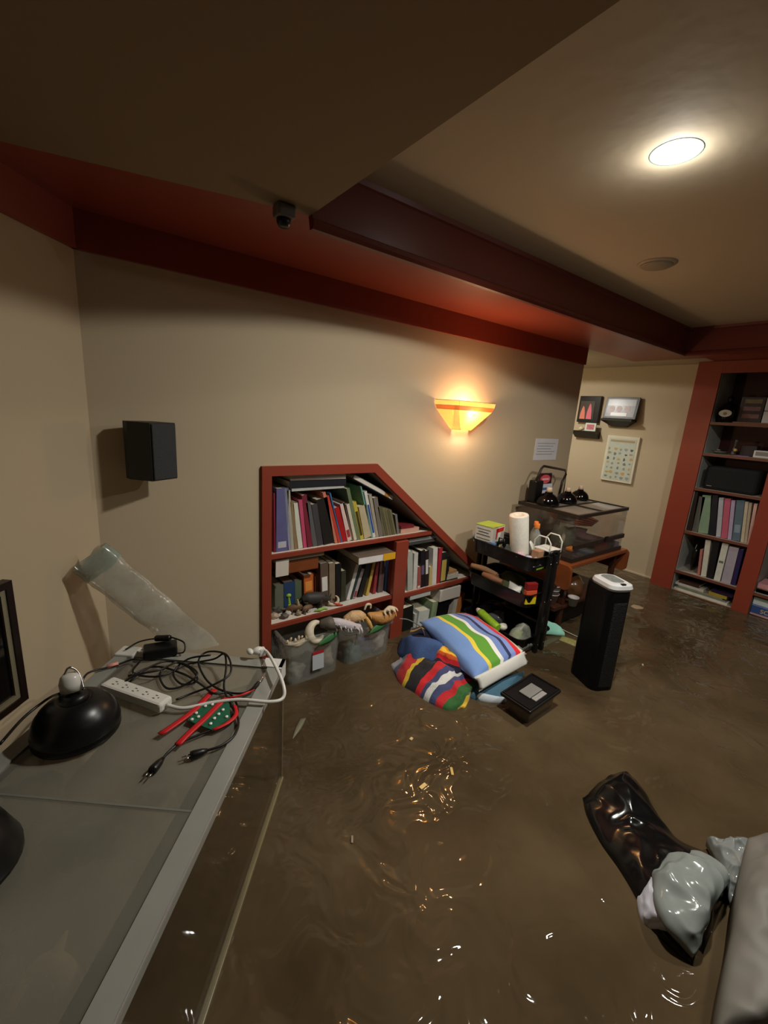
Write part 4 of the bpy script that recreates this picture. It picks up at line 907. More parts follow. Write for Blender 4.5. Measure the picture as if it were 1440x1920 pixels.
# stand
t = thing('wooden_stand', 'brown wooden stand with rounded aprons carrying the terrarium', 'stand', ((X0 + X1) / 2, (Y0 + Y1) / 2, FL))
build('top_board', box((X0 - .03, Y0 - .02, G0 - .022), (X1 + .05, Y1 + .01, G0), bev=.004), wood_m, t)
def apron(x):
    bm = bmesh.new(); pts = [(y, z) for y, z in rrect(Y0 - .03, Y1, G0 - .135, G0 - .004, .025)]
    return fin(add_prism(bm, pts, 'x', x, x + .018))
build('end_apron', apron(X0 - .045), wood_m, t); build('end_apron', apron(X1 + .04), wood_m, t)
for x in (X0 + .01, X1 - .02):
    for y in (Y0 + .01, Y1 - .04): build('leg', box((x - .012, y, FL), (x + .016, y + .028, G0 - .02), bev=.003), darkwood, t)
build('lower_shelf', box((X0 - .01, Y0, .135), (X1 + .01, Y1 - .01, .15), bev=.002), darkwood, t)
tag(build('storage_tub', box((2.10, 1.12, .005), (2.40, 1.42, .125), None, .01), black_m), 'black box under the shelf of the wooden stand', 'box')
cupm = mat('grey white plastic cup', (168, 160, 156), .4)
def cup(x, y, z, lab, r=.033, h=.05):
    return tag(build('plastic_cup', lathe([(r * .72, 0), (r, h), (r * 1.07, h), (r * 1.07, h + .004), (r * .95, h + .004), (r * .65, .004)], TR((x, y, z)), 20), cupm), lab, 'cup')
cup(2.035, 1.13, .16, 'grey plastic cup at the bottom of the stack by the cart'); cup(2.035, 1.13, .185, 'grey plastic cup stacked in the middle by the cart'); cup(2.035, 1.13, .21, 'grey plastic cup topmost of the stack by the cart', .036)
cup(2.125, 1.06, .152, 'smaller grey cup standing alone right of the stack', .028, .045)
tag(build('cup_rest', box((1.99, 1.08, .135), (2.062, 1.19, .158), None, .003), darkwood), 'small dark board under the stacked cups', 'board')
t = thing('brown_jug', 'dark brown rounded jug lying on the stand under the terrarium', 'jug', (2.24, 1.14, .15))
build('jug_body', lathe([(.02, -.09), (.05, -.08), (.06, -.02), (.055, .04), (.03, .075), (.018, .09)], TR((2.26, 1.15, .212), rotz(.5), RY(1.45)), 22), mat('glazed brown jug', (88, 58, 34), .25, var=.4), t)
build('jug_mouth', lathe([(.018, .088), (.024, .095), (.02, .098), (.012, .09)], TR((2.26, 1.15, .212), rotz(.5), RY(1.45)), 16), mat('pale rim', (150, 130, 120), .4), t)
tag(build('grey_stone', blob((2.36, 1.2, .185), (.05, .05, .035), 3, .5, 2), mat('grey purple stone', (104, 92, 92), .8, var=.4)), 'grey lumpy stone on the stand beside the jug', 'stone')
# dome lamps on the terrarium
def dome(px, py, s, lab, z=G1):
    p = Z(px, py, z); t = thing('dome_lamp', lab, 'lamp', (p.x, p.y, z))
    T = TR((p.x, p.y, z + .0005)); r = s
    build('dome_shade', lathe([(r, 0), (r * 1.01, .004), (r * .99, r * .2), (r * .92, r * .45), (r * .76, r * .7), (r * .52, r * .88), (r * .34, r * .95), (r * .32, r * 1.08), (r * .22, r * 1.1)], T, 28), blackgloss, t)
    build('socket', lathe([(r * .25, r * 1.08), (r * .26, r * 1.3), (r * .23, r * 1.5), (.002, r * 1.52)], T, 16), mat('cream ceramic', (214, 190, 168), .4), t)
dome(1026, 945, .064, 'black dome lamp nearest the left end of the terrarium top'); dome(1062, 941, .058, 'black dome lamp in the middle of the trio'); dome(1086, 935, .054, 'black dome lamp rightmost of the trio, tall pale socket')
# black carrier with handle and packets behind the lamps
t = thing('carrying_case', 'black case with an arched tube handle standing on the terrarium', 'case', (2.22, 1.40, G1))
build('case_body', box((2.125, 1.385, G1), (2.20, 1.435, G1 + .125), bev=.008), black_m, t)
build('handle', tube([(2.155, 1.41, G1 + .12), (2.19, 1.41, G1 + .19), (2.21, 1.41, G1 + .205), (2.44, 1.41, G1 + .175), (2.46, 1.41, G1 + .15), (2.43, 1.41, G1 + .10), (2.42, 1.41, G1)], .007, 8, False), dk, t)
t = thing('dark_packet', 'dark packet with a red oval badge behind the dome lamps', 'packet', (2.27, 1.385, G1 + .09))
T_ = TR((2.275, 1.425, G1 + .088), RX(-.05)); build('packet_body', box((-.05, 0, 0), (.065, .012, .07), T_, .002), mat('dark maroon card', (50, 26, 30), .4), t)
pp = [(-.002 + .05 * math.cos(a_), .036 + .026 * math.sin(a_)) for a_ in [k / 20 * 2 * PI for k in range(20)]]
build('red_oval', fin(add_prism(bmesh.new(), pp, 'y', -.0012, 0, 0, T_)), col((214, 84, 92), .4), t)
build('badge_stripe', box((-.035, -.002, .030), (.032, -.001, .041), T_), col((238, 180, 184)), t)
t = thing('white_packet', 'white and blue packet standing in front of the dark one', 'packet', (2.22, 1.36, G1))
T_ = TR((2.265, 1.408, G1 + .001), RX(-.05)); build('packet_body', box((-.05, 0, 0), (.07, .012, .095), T_, .002), col((200, 208, 220), .4), t)
build('blue_band', box((-.045, -.001, .06), (.04, 0, .075), T_), col((70, 100, 160)), t); build('pink_band', box((-.045, -.001, .02), (-.005, 0, .045), T_), col((206, 130, 150)), t)

# ================================================================== TOWER FAN
t = thing('tower_heater', 'tall black tower heater with a silver control top standing in the water', 'heater', (1.79, .76, FL))
A0 = Z(1080, 1262); B0 = Z(1147, 1290)
cx_, cy_ = 1.795, .755; TT = TR((cx_, cy_, 0), rotz(-.42)); hw, hd, zt_ = .058, .082, .455
R = lambda e, z, dx=0: (rrect(-hw + e + dx, hw - e + dx, -hd + e, hd - e, .035, 6), z)
build('tower_body', fin(shell([R(-.004, FL + .02), R(0, 0), R(.002, zt_ - .02), R(.004, zt_)], TT)), mat('satin black plastic', (11, 11, 12), .35, spec=.3), t)
build('base', fin(shell([R(-.05, FL), R(-.05, FL + .012), R(-.01, FL + .03), R(.0, FL + .03)], TT)), black_m, t)
build('grille', fin(shell([(rrect(-hw * .55, hw * .55, -hd - .004, -hd + .03, .012), .02), (rrect(-hw * .55, hw * .55, -hd - .004, -hd + .03, .012), zt_ - .05)], TT)), mat('black louvre grille', (12, 12, 13), .6, bump=.6, scale=50), t)
sv = mat('silver plastic', (196, 196, 196), .28)
tp_ = build('control_top', fin(shell([R(.004, zt_), R(.0, zt_ + .01), R(.004, zt_ + .024), R(.016, zt_ + .03)], TT @ Matrix.Translation((0, -.014, 0)) @ Matrix.Scale(.86, 4, (0, 1, 0)))), sv, t)
build('display', fin(shell([(rrect(-.03, .03, -.055, .035, .02, 5), zt_ + .030), (rrect(-.028, .028, -.053, .033, .02, 5), zt_ + .032)], TT)), mat('grey display', (110, 116, 116), .2, var=.5, scale=90), tp_)
build('button', fin(shell([(rrect(-.012, .012, -.078, -.064, .005), zt_ + .028), (rrect(-.012, .012, -.078, -.064, .005), zt_ + .031)], TT)), black_m, tp_)

# ================================================================== WALL PICTURES, PAPER, SPEAKER
def xquad(name, pts, x0, x1, m, parent):
    """flat panel on the right wall outlined by (px, py) corners, between x0 (room side) and x1"""
    q = [at_x(px, py, x0) for px, py in pts]
    return build(name, fin(add_prism(bmesh.new(), [(p.y, p.z) for p in q], 'x', x0, x1)), m, parent)
def yzrect(y0, y1, z0, z1, x0, x1, bev=0): return box((x0, y0, z0), (x1, y1, z1), None, bev)
picm = mat('dark photo backing', (70, 62, 54), .4)
# left pair
t = thing('photo_frame', 'black framed photo of two people in pink, partly behind the wall corner', 'picture', (XR - .05, 1.87, 1.13))
build('frame', yzrect(1.795, 1.975, 1.125, 1.335, XR - .03, XR, .004), black_m, t)
build('mat_board', yzrect(1.84, 1.96, 1.15, 1.295, XR - .032, XR - .029), picm, t)
for y, c_, h in ((1.875, (224, 112, 128), .125), (1.93, (220, 130, 110), .105)):
    build('photo_figure', fin(add_prism(bmesh.new(), [(y + .022 * a_, 1.152 + h * b_) for a_, b_ in ((-1, 0), (1, 0), (.9, .45), (.45, .8), (.1, 1), (-.35, .9), (-.8, .5))], 'x', XR - .0335, XR - .032)), col(c_, .4), t)
t = thing('wall_ledge', 'black picture ledge under the pink photo, holding a small frame', 'shelf', (XR - .04, 1.85, 1.02))
build('ledge_body', fin(add_prism(bmesh.new(), [(XR - .085, 1.046), (XR - .085, 1.056), (XR, 1.056), (XR, 1.0), (XR - .02, 1.0)], 'y', 1.77, 1.97)), black_m, t)
t = thing('small_photo_frame', 'small white frame with a tiny group photo on the left black ledge', 'picture', (XR - .05, 1.82, 1.057))
build('frame', yzrect(1.785, 1.875, 1.057, 1.122, XR - .06, XR - .05, .002), col((206, 212, 200)), t)
build('photo', yzrect(1.80, 1.86, 1.07, 1.11, XR - .0612, XR - .06), col((190, 110, 120), .5, var=.6, scale=80), t)
tag(build('seashell', blob((XR - .05, 1.91, 1.072), (.016, .02, .016), 3, .3, 2), col((210, 200, 160))), 'cream shell on the left black ledge', 'shell')
# right pair
t = thing('photo_frame', 'tilted grey framed photo of three children on the right black ledge', 'picture', (XR - .04, 1.62, 1.16))
Tq = TR((XR - .052, 0, 1.165), RY(.17))
build('frame', box((-.006, 1.50, 0), (.006, 1.748, .165), Tq, .003), mat('dark grey frame', (64, 68, 70), .35), t)
build('photo', box((-.0075, 1.518, .015), (-.006, 1.732, .15), Tq), mat('grey photo print', (140, 140, 148), .3, var=.4, scale=30), t)
build('photo_sky', box((-.0085, 1.522, .10), (-.0075, 1.728, .145), Tq), col((176, 180, 186), .3), t)
for y in (1.69, 1.635, 1.575):
    build('photo_figure', fin(add_prism(bmesh.new(), [(y + .022 * math.cos(a_), .075 + .024 * math.sin(a_)) for a_ in [k / 12 * 2 * PI for k in range(12)]], 'x', -.0088, -.0075, 0, Tq)), col((196, 172, 172), .4, var=.3, scale=50), t)
build('photo_caption', box((-.009, 1.57, .022), (-.0075, 1.69, .045), Tq), col((226, 228, 226), .3), t)
t = thing('wall_ledge', 'black tapered ledge under the tilted grey frame', 'shelf', (XR - .04, 1.62, 1.10))
build('ledge_body', fin(shell([([(XR, 1.57), (XR - .02, 1.57), (XR - .02, 1.68), (XR, 1.68)], 1.105), ([(XR, 1.51), (XR - .09, 1.51), (XR - .09, 1.745), (XR, 1.745)], 1.15), ([(XR, 1.51), (XR - .09, 1.51), (XR - .09, 1.745), (XR, 1.745)], 1.164)])), black_m, t)
# poster
ya, yb_, za, zb_ = 1.455, 1.697, .68, 1.037
t = thing('framed_poster', 'white framed poster of small creature drawings below the ledges', 'poster', (XR - .01, (ya + yb_) / 2, za))
build('frame', yzrect(ya, yb_, za, zb_, XR - .018, XR, .003), col((214, 208, 184)), t)
build('poster_sheet', yzrect(ya + .018, yb_ - .018, za + .018, zb_ - .018, XR - .0195, XR - .018), mat('pale green print', (190, 196, 180), .5, var=.12, scale=30), t)
build('title_band', yzrect(ya + .03, yb_ - .03, zb_ - .045, zb_ - .03, XR - .0205, XR - .0194), col((170, 150, 110)), t)
rnd = random.Random(5)
for i in range(7):
    for j in range(5):
        cyy, czz = ya + .036 + j * .0425 + rnd.uniform(-.006, .006), za + .035 + i * .037 + rnd.uniform(-.005, .005)
        w_, h_ = rnd.uniform(.007, .015), rnd.uniform(.006, .013)
        c_ = rnd.choice([(120, 128, 120), (146, 150, 140), (196, 160, 96), (160, 150, 124), (90, 96, 92), (150, 158, 156)])
        build('drawing', fin(add_prism(bmesh.new(), [(cyy + w_ * math.cos(a_) * (1 + .3 * math.sin(3 * a_ + i)), czz + h_ * math.sin(a_)) for a_ in [k / 9 * 2 * PI for k in range(9)]], 'x', XR - .0203, XR - .0194)), col(c_), t)
# sheet of paper on the back wall
a, b_ = at_y(1005, 822, D), at_y(1041, 862, D)
t = thing('paper_note', 'white sheet of paper taped to the wall above the terrarium', 'paper', ((a.x + b_.x) / 2, D - .002, b_.z))
build('sheet', box((a.x, D - .0022, b_.z), (b_.x, D - .0002, a.z)), col((214, 214, 216), .8), t)
bm = bmesh.new()
for k in range(5): add_box(bm, (a.x + .02 + .006 * (k % 2), D - .0028, a.z - .03 - k * .016), (b_.x - .03 - .02 * (k % 3), D - .0022, a.z - .026 - k * .016))
build('handwriting', fin(bm), col((150, 150, 160)), t)
# wall speaker
t = thing('wall_speaker', 'black satellite speaker mounted high on the wall near the corner', 'speaker', (.235, D - .07, .93))
e = at_y(283, 850, 1.375); Tsp = TR((e.x, 1.372, 0), rotz(.52))
zt_, zb_ = at_y(283, 793, 1.372).z, at_y(283, 903, 1.372).z
build('cabinet', fin(add_prism(bmesh.new(), [(0, 0), (.085, 0), (.070, .075), (-.012, .095), (-.018, .07)], 'z', zb_, zt_, 0, Tsp)), mat('black speaker cabinet', (16, 16, 17), .5), t)
build('speaker_grille', box((.003, -.006, zb_ + .003), (.082, .0, zt_ - .003), Tsp, .002), mat('grey black grille cloth', (50, 52, 54), .8, bump=.4, scale=80), t)
build('wall_bracket', box((e.x + .0, D - .04, (zt_ + zb_) / 2 - .03), (e.x + .04, D, (zt_ + zb_) / 2 + .03), None, .003), black_m, t)

# ================================================================== RIGHT BOOKCASE
t = thing('wall_bookcase', 'tall dark red bookcase on the right wall with shelves of objects and books', 'bookcase', (XB + .15, .8, FL))
DB = XR + .19
pA0, pA1 = at_z(1222, 1090).y, 1.015
pA0 = 1.15
pB0, pB1 = .662, .575
ZT = 1.48
build('face_post', box((XB, pA1, FL), (XB + .02, pA0, ZU - .002)), red_m, t)
build('face_post', box((XB, pB1, FL), (XB + .02, pB0, ZU - .002)), red_m, t)
build('header', box((XB + .001, -1.0, ZT), (XB + .02, pA1, ZU - .002)), red_m, t)
build('face_post', box((XB, -.45, FL), (XB + .02, -.35, ZU - .002)), red_m, t)
build('side_panel', box((XB + .02, pA1 - .002, FL), (DB, pA1 + .016, ZU - .01)), mat('grey white side', (176, 178, 172), .5), t)
build('side_panel', box((XB + .02, pB1, FL), (DB, pB0 - .01, ZU - .01)), mat('grey white side', (176, 178, 172), .5), t)
build('outer_side', box((XB + .02, pA1 + .017, FL), (XR - .001, pA0, ZU - .002)), red_m, t)
build('back_panel', box((DB - .012, -1.0, FL), (DB, pA1, ZU - .01)), mat('dark maroon back', (66, 22, 16), .5), t)
SH = [at_x(1334, 791, XB).z, at_x(1317, 849, XB).z, at_x(1300, 914, XB).z, at_x(1284, 995, XB).z, at_x(1265, 1068, XB).z, .005]
for k, z in enumerate(SH):
    for (ya, yb_) in ((pB0 - .009, pA1 - .002), (-.35, pB1)):
        if ya < 0 and k not in (1, 2, 4): continue
        s_ = build('shelf', box((XB + .014, ya, z - .016), (DB - .013, yb_, z)), mat('greyish shelf top', (180, 172, 158), .5), t)
        build('shelf_edge', box((XB + .002, ya, z - .017), (XB + .014, yb_, z - .0005)), mat('brown red edge', (112, 66, 50), .4), s_)
f7 = lambda x, y, X=XB + .03: at_x(1210 + x / 3.765, 680 + y / 3.765, X)
def srow(items, z, group, depth=.16):
    row((1210, 680), 3.765, 'x', XB + .03, z + .0005, items, group, depth=depth)
srow([(276, 322, 1200, 322, 930, (50, 36, 30), 'dark brown book at the left end of the pastel row'),
      (324, 366, 1205, 378, 960, (92, 92, 84), 'clear grey folder left of the green one', {'n': 'folder', 'c': 'folder'}),
      (368, 440, 1215, 400, 950, (128, 156, 124), 'pale green plastic folder in the pastel row', {'n': 'folder', 'c': 'folder'}),
      (442, 492, 1235, 460, 955, (26, 28, 36), 'black book left of the pastel spines'),
      (494, 528, 1245, 516, 970, (176, 178, 186), 'silver grey spine right of the black book'),
      (530, 574, 1252, 556, 975, (202, 84, 110), 'rose pink spine on the book shelf'),
      (576, 604, 1260, 604, 985, (176, 156, 190), 'lavender spine right of the rose pink one'),
      (606, 664, 1272, 640, 990, (88, 110, 124), 'blue grey marbled wide spine', {'t': ((130, 150, 160), .2, .4)}),
      (666, 690, 1285, 700, 1000, (196, 182, 152), 'cream spine right of the marbled one'),
      (692, 712, 1288, 728, 1005, (180, 160, 132), 'tan spine second from the right post'),
      (714, 738, 1292, 764, 1010, (206, 160, 146), 'salmon spine next to the right post')], SH[3], 'upright books on the pastel shelf')
srow([(370, 388, 1480, 392, 1300, (190, 110, 100), 'thin pinkish book behind the cream magazine file'),
      (390, 428, 1510, 424, 1256, (212, 206, 186), 'cream magazine with pink print'),
      (430, 476, 1525, 478, 1262, (26, 24, 26), 'wide black binder below the pastel row', {'n': 'binder', 'c': 'binder'}),
      (480, 526, 1540, 542, 1280, (214, 212, 196), 'white binder with a grey band round its spine', {'n': 'binder', 'c': 'binder', 't': ((110, 110, 104), .47, .53)}),
      (530, 600, 1560, 590, 1310, (170, 160, 172), 'lavender grey patterned box file', {'n': 'box_file', 'c': 'box file'}),
      (604, 634, 1570, 664, 1320, (44, 30, 84), 'deep purple book next to the right post')], SH[4], 'files on the lower shelf')
def bagx(x0, x1, y0, y1, mt, lab, seed, nm='plastic_bag', X=XB + .06, z=None):
    a = f7(x0, y1, X); b_ = f7(x1, y0, X); zb = z if z is not None else a.z
    c = V((X + .05, (a.y + b_.y) / 2, (zb + b_.z) / 2 + .002))
    tag(build(nm, blob(c, (.045, abs(a.y - b_.y) / 2, (b_.z - zb) / 2), 3, .35, seed), mt), lab, 'bag')
bagx(215, 275, 1240, 1450, film('cloudy white film', (160, 160, 150), .35, .15), 'cloudy clear bag at the left of the lower shelf', 3, z=SH[4] + .004)
bagx(285, 375, 1290, 1475, mat('black glossy film', (24, 24, 16), .2), 'crumpled black bag beside the cloudy one', 6, z=SH[4] + .004)
def flatx(y0, y1, z, th, c, lab, grp, sp=None, x=XB + .025, nm='book', cat='book', dd=.17):
    """book lying flat on the right bookcase, spine to the room"""
    T_ = TR((x + dd / 2, (y0 + y1) / 2, z), rotz(-PI / 2)); hw_ = (y1 - y0) / 2
    return flatbook(-1, 1, 0, 1, z, th, c, lab, grp, 0, sp, nm, cat, T=T_) if 0 else _flatx(hw_, dd / 2, z, th, c, lab, grp, sp, T_, nm, cat)
def _flatx(W_, D_, z, th, c, lab, grp, sp, M_, nm, cat):
    cth = min(.0025, th * .2); bm = bmesh.new()
    add_box(bm, (-W_, -D_, 0), (W_, D_, cth), 0, M_); add_box(bm, (-W_, -D_, th - cth), (W_, D_, th), 0, M_)
    add_box(bm, (-W_, -D_, cth), (W_, -D_ + cth, th - cth), 1 if sp else 0, M_)
    r = build(nm, fin(bm), [mat('book cover %d %d %d' % c, c, .45, var=.18, scale=30)] + ([col(sp)] if sp else [])); tag(r, lab, cat, grp)
    build('page_block', box((-W_ + .003, -D_ + cth, cth), (W_ - .003, D_ - .003, th - cth), M_), page_m, r); return r
zz = SH[5] + .001
for y0_, y1_, th, c_, lb in ((.69, 1.00, .016, (214, 208, 190), 'long cream book at the very bottom of the right bookcase'), (.70, .99, .010, (120, 134, 116), 'thin green book second from the bottom of the right bookcase'),
                             (.72, .98, .008, (150, 140, 120), 'thin beige book third from the bottom of the right bookcase')):
    flatx(y0_, y1_, zz, th, c_, lb, 'flat books at the bottom of the right bookcase'); zz += th + .001
flatx(.83, 1.0, zz, .018, (196, 190, 176), 'white book on the left side of the bottom pile', None); flatx(.86, .98, zz + .019, .022, (66, 44, 36), 'brown book topmost on the left of the bottom pile', None)
flatx(.70, .80, zz, .022, (170, 144, 50), 'mustard yellow book on the right side of the bottom pile', None); flatx(.675, .79, zz + .023, .02, (40, 24, 50), 'dark purple book topmost on the right of the bottom pile', None)
# big centre speaker
a = f7(400, 885); b_ = f7(815, 700)
t = thing('centre_speaker', 'wide black centre speaker lying on the third shelf of the right bookcase', 'speaker', (XB + .1, .84, SH[2]))
build('cabinet', box((XB + .03, .70, SH[2] + .001), (XB + .20, .985, SH[2] + .155), None, .018), mat('black speaker cloth', (15, 15, 17), .8, bump=.3, scale=90), t)
build('badge', box((XB + .0275, .93, SH[2] + .022), (XB + .0300, .958, SH[2] + .027)), metal_m, t)
# second shelf
def q7(x, y, X): return at_x(1210 + x / 3.765, 680 + y / 3.765, X)
S2, S1 = SH[1], SH[0]
t = thing('white_tray_box', 'white rimmed grey box at the right of the second shelf', 'box', (XB + .08, .73, S2))
build('box_body', box((XB + .03, .672, S2 + .001), (XB + .14, .76, S2 + .045), None, .004), col((206, 206, 202), .4), t); build('box_window', box((XB + .0285, .684, S2 + .014), (XB + .030, .75, S2 + .038)), col((130, 126, 122), .3), t)
t = thing('silver_dish', 'grey green dish at the left of the second shelf', 'dish', (XB + .08, .95, S2))
build('dish_body', lathe([(.02, 0), (.04, .012), (.044, .02), (.036, .014), (.001, .008)], TR((XB + .075, .945, S2 + .001)), 20), mat('grey green pewter', (110, 120, 108), .3, .4), t)
build('dish_stone', blob((XB + .05, .945, S2 + .026), (.012, .014, .007), 2, .2), metal_m, t)
t = thing('small_trophy', 'small dark figure with a yellow ball on the second shelf', 'figurine', (XB + .07, .865, S2))
build('figure_body', tube([(XB + .08, .87, S2), (XB + .08, .872, S2 + .05), (XB + .08, .868, S2 + .10)], [.016, .008, .010]), mat('dark bronze', (70, 62, 54), .4), t); build('yellow_ball', blob((XB + .05, .858, S2 + .035), (.010, .010, .010), 2, 0), col((196, 170, 90)), t)
t = thing('purple_card', 'purple and white card lying at the edge of the second shelf', 'card', (XB + .04, .81, S2))
build('card_face', box((XB + .022, .775, S2 + .0008), (XB + .06, .85, S2 + .005)), mat('purple print', (120, 104, 150), .4, var=.6, scale=50), t)
tag(build('dark_box', box((XB + .10, .765, S2 + .001), (XB + .18, .845, S2 + .07), None, .003), mat('dark brown leatherette', (44, 34, 34), .5)), 'dark brown box standing at the back of the second shelf', 'box')
# first shelf
t = thing('desk_clock', 'black round-topped clock with a white oval face on the top shelf', 'clock', (XB + .06, .95, S1))
build('clock_body', lathe([(.03, 0), (.04, .01), (.045, .04), (.045, .075), (.035, .105), (.018, .125), (.014, .14), (.02, .155), (.001, .17)], TR((XB + .07, .95, S1 + .001)), 24), blackgloss, t)
pp = [(.95 + .034 * math.cos(a_), S1 + .058 + .022 * math.sin(a_)) for a_ in [k / 22 * 2 * PI for k in range(22)]]
build('clock_face', fin(add_prism(bmesh.new(), pp, 'x', XB + .020, XB + .03)), mat('pearl dial', (176, 178, 170), .3), t)
pp = [(.95 + .010 * math.cos(a_), S1 + .056 + .010 * math.sin(a_)) for a_ in [k / 12 * 2 * PI for k in range(12)]]
build('dial_centre', fin(add_prism(bmesh.new(), pp, 'x', XB + .018, XB + .0200)), mat('old gold', (120, 110, 70), .4), t)
for k, (z0_, lb) in enumerate(((S1 + .001, 'white carton at the right of the top shelf, lower of two'), (S1 + .082, 'white carton at the right of the top shelf, upper of two'))):
    tag(build('white_carton', box((XB + .04, .672, z0_), (XB + .15, .765, z0_ + .078), None, .003), col((196, 198, 200))), lb, 'box')
t = thing('game_box', 'dark boxed set with dull pink pictures on the top shelf', 'box', (XB + .1, .83, S1))
build('box_body', box((XB + .07, .775, S1 + .001), (XB + .18, .895, S1 + .165), None, .003), mat('dark grey card', (52, 44, 46), .5), t)
for z0_, c_ in ((.035, (128, 92, 92)), (.08, (120, 86, 92)), (.125, (110, 98, 70))): build('picture_band', box((XB + .0685, .79, S1 + z0_), (XB + .07, .875, S1 + z0_ + .025)), col(c_, .5, var=.5, scale=60), t)
tag(build('wooden_ruler', box((XB + .018, .70, S1 + .0008), (XB + .035, .90, S1 + .009), None, .002), mat('brown slat', (124, 92, 66), .5)), 'brown wooden ruler lying along the front of the top shelf', 'ruler')
# compartment right of the second post
zz = .003; Yr = pB1 - .006
def gamebox(z, th, c, lab, y1=Yr, ln=.28, sp=None): return flatx(y1 - ln, y1, z, th, c, lab, 'stacked boxes right of the second post', sp, nm='board_game', cat='box', dd=.16)
gb = [(.012, (190, 150, 150), 'thin pink box at the bottom right of the frame'), (.046, (56, 84, 140), 'blue board game box with yellow lettering'), (.010, (120, 136, 186), 'thin pale blue box over the lettered blue one'),
      (.026, (206, 216, 220), 'white box with faint print in the right stack'), (.020, (140, 150, 132), 'grey green box in the right stack')]
for th, c_, lb in gb:
    r = gamebox(zz, th, c_, lb)
    if c_ == (56, 84, 140):
        cu = bpy.data.curves.new('lettering', 'FONT'); cu.body = 'SCENE'; cu.size = .036; cu.extrude = .0006; cu.materials.append(col((226, 190, 110)))
        tmp = bpy.data.objects.new('lettering', cu); me_ = bpy.data.meshes.new_from_object(tmp); bpy.data.objects.remove(tmp)
        to = bpy.data.objects.new('lettering', me_); C.objects.link(to); to.parent = r
        to.matrix_local = Matrix.Translation(V((XB + .0235, Yr - .045, zz + .010)) - r.location) @ Matrix(((0, 0, -1), (-1, 0, 0), (0, 1, 0))).to_4x4()
    zz += th + .001
tag(build('clear_case', box((XB + .03, Yr - .2, zz + .001), (XB + .15, Yr - .01, zz + .028), None, .006), mat('grey clear plastic', (150, 146, 140), .2)), 'grey clear case above the grey green box', 'case'); zz += .029
gamebox(zz + .001, .03, (190, 150, 70), 'mustard box with dark print above the clear case'); zz = SH[4] + .001
gamebox(zz, .026, (176, 174, 178), 'silver grey box on the shelf right of the post'); gamebox(zz + .028, .034, (206, 150, 156), 'pink patterned box on the silver grey one')

# ================================================================== BIG GLASS TANK ALONG THE LEFT WALL
ZTK = .40; RRc = V((.44, .998, 0)); WT, LT = .455, 1.45
TT = Matrix.Translation(RRc) @ Matrix(((a_dir.x, b_dir.x, 0), (a_dir.y, b_dir.y, 0), (0, 0, 1))).to_4x4()    # local x along the tank towards the viewer, y to the wall
if TT.determinant() < 0: pass
def TB_(a, b, bev=0, mi=0, bm=None): return add_box(bm or bmesh.new(), a, b, mi, TT, bev)
fg = mat('pale grey plastic frame', (142, 142, 134), .3)
t = thing('glass_tank', 'large long glass tank with a grey framed lid along the left wall', 'tank', (RRc.x - .3, RRc.y - .3, FL))
bm = bmesh.new()
r_ = .034
for a, b in (((0, 0), (LT, r_)), ((0, WT - r_), (LT, WT)), ((0, r_), (r_, WT - r_)), ((LT - r_, r_), (LT, WT - r_))): add_box(bm, (*a, ZTK - .010), (*b, ZTK), 0, TT)
add_box(bm, (-.003, -.003, ZTK - .022), (LT, 0, ZTK), 0, TT); add_box(bm, (-.003, 0, ZTK - .022), (0, WT, ZTK), 0, TT)
build('lid_frame', fin(bm), fg, t)
build('bright_edge', box((0, -.0045, ZTK - .004), (LT, -.003, ZTK + .001), TT), mat('polished aluminium', (225, 225, 222), .15, .6), t)
build('inner_step', fin(add_box(add_box(bmesh.new(), (.034, .034, ZTK - .014), (LT, .062, ZTK - .008), 0, TT), (.034, WT - .05, ZTK - .014), (LT, WT - .034, ZTK - .008), 0, TT)), mat('grey inner rail', (104, 104, 98), .35), t)
lidm = bpy.data.materials.new('dusty translucent lid'); lidm.use_nodes = True; nt = lidm.node_tree; L = nt.links
b = nt.nodes['Principled BSDF']; out = nt.nodes['Material Output']; b.inputs['Base Color'].default_value = srgb(142, 138, 124); b.inputs['Roughness'].default_value = .28
tr_ = nt.nodes.new('ShaderNodeBsdfTransparent'); mx = nt.nodes.new('ShaderNodeMixShader'); nz = nt.nodes.new('ShaderNodeTexNoise'); nz.inputs['Scale'].default_value = 5; nz.inputs['Detail'].default_value = 4
mr = nt.nodes.new('ShaderNodeMapRange'); mr.inputs[1].default_value = .3; mr.inputs[2].default_value = .7; mr.inputs[3].default_value = .32; mr.inputs[4].default_value = .58
tc = nt.nodes.new('ShaderNodeTexCoord'); L.new(tc.outputs['Object'], nz.inputs['Vector']); L.new(nz.outputs['Fac'], mr.inputs[0]); L.new(mr.outputs[0], mx.inputs[0])
L.new(tr_.outputs[0], mx.inputs[1]); L.new(b.outputs[0], mx.inputs[2]); L.new(mx.outputs[0], out.inputs[0])
for k, (x0, x1) in enumerate(((.036, .46), (.464, .78), (.784, LT - .036))):
    build('lid_panel', box((x0, .036, ZTK - .008), (x1, WT - .036, ZTK - .004), TT), lidm, t)
for x in (.46, .78): build('lid_crossbar', box((x, .036, ZTK - .0085), (x + .004, WT - .036, ZTK - .0035), TT), mat('pale seam', (112, 112, 104), .4), t)
gl2 = film('side glass', (120, 112, 90), .93, .02)
build('front_glass', box((0, 0, FL), (LT, .005, ZTK - .022), TT), gl2, t); build('end_glass', box((0, .005, FL), (.005, WT, ZTK - .022), TT), gl2, t)
build('wall_glass', box((0, WT - .006, FL), (LT, WT - .001, ZTK - .022), TT), gl2, t)
build('corner_seal', box((-.002, -.002, FL), (.008, .008, ZTK - .02), TT), film('milky silicone', (170, 165, 140), .6, .2), t)
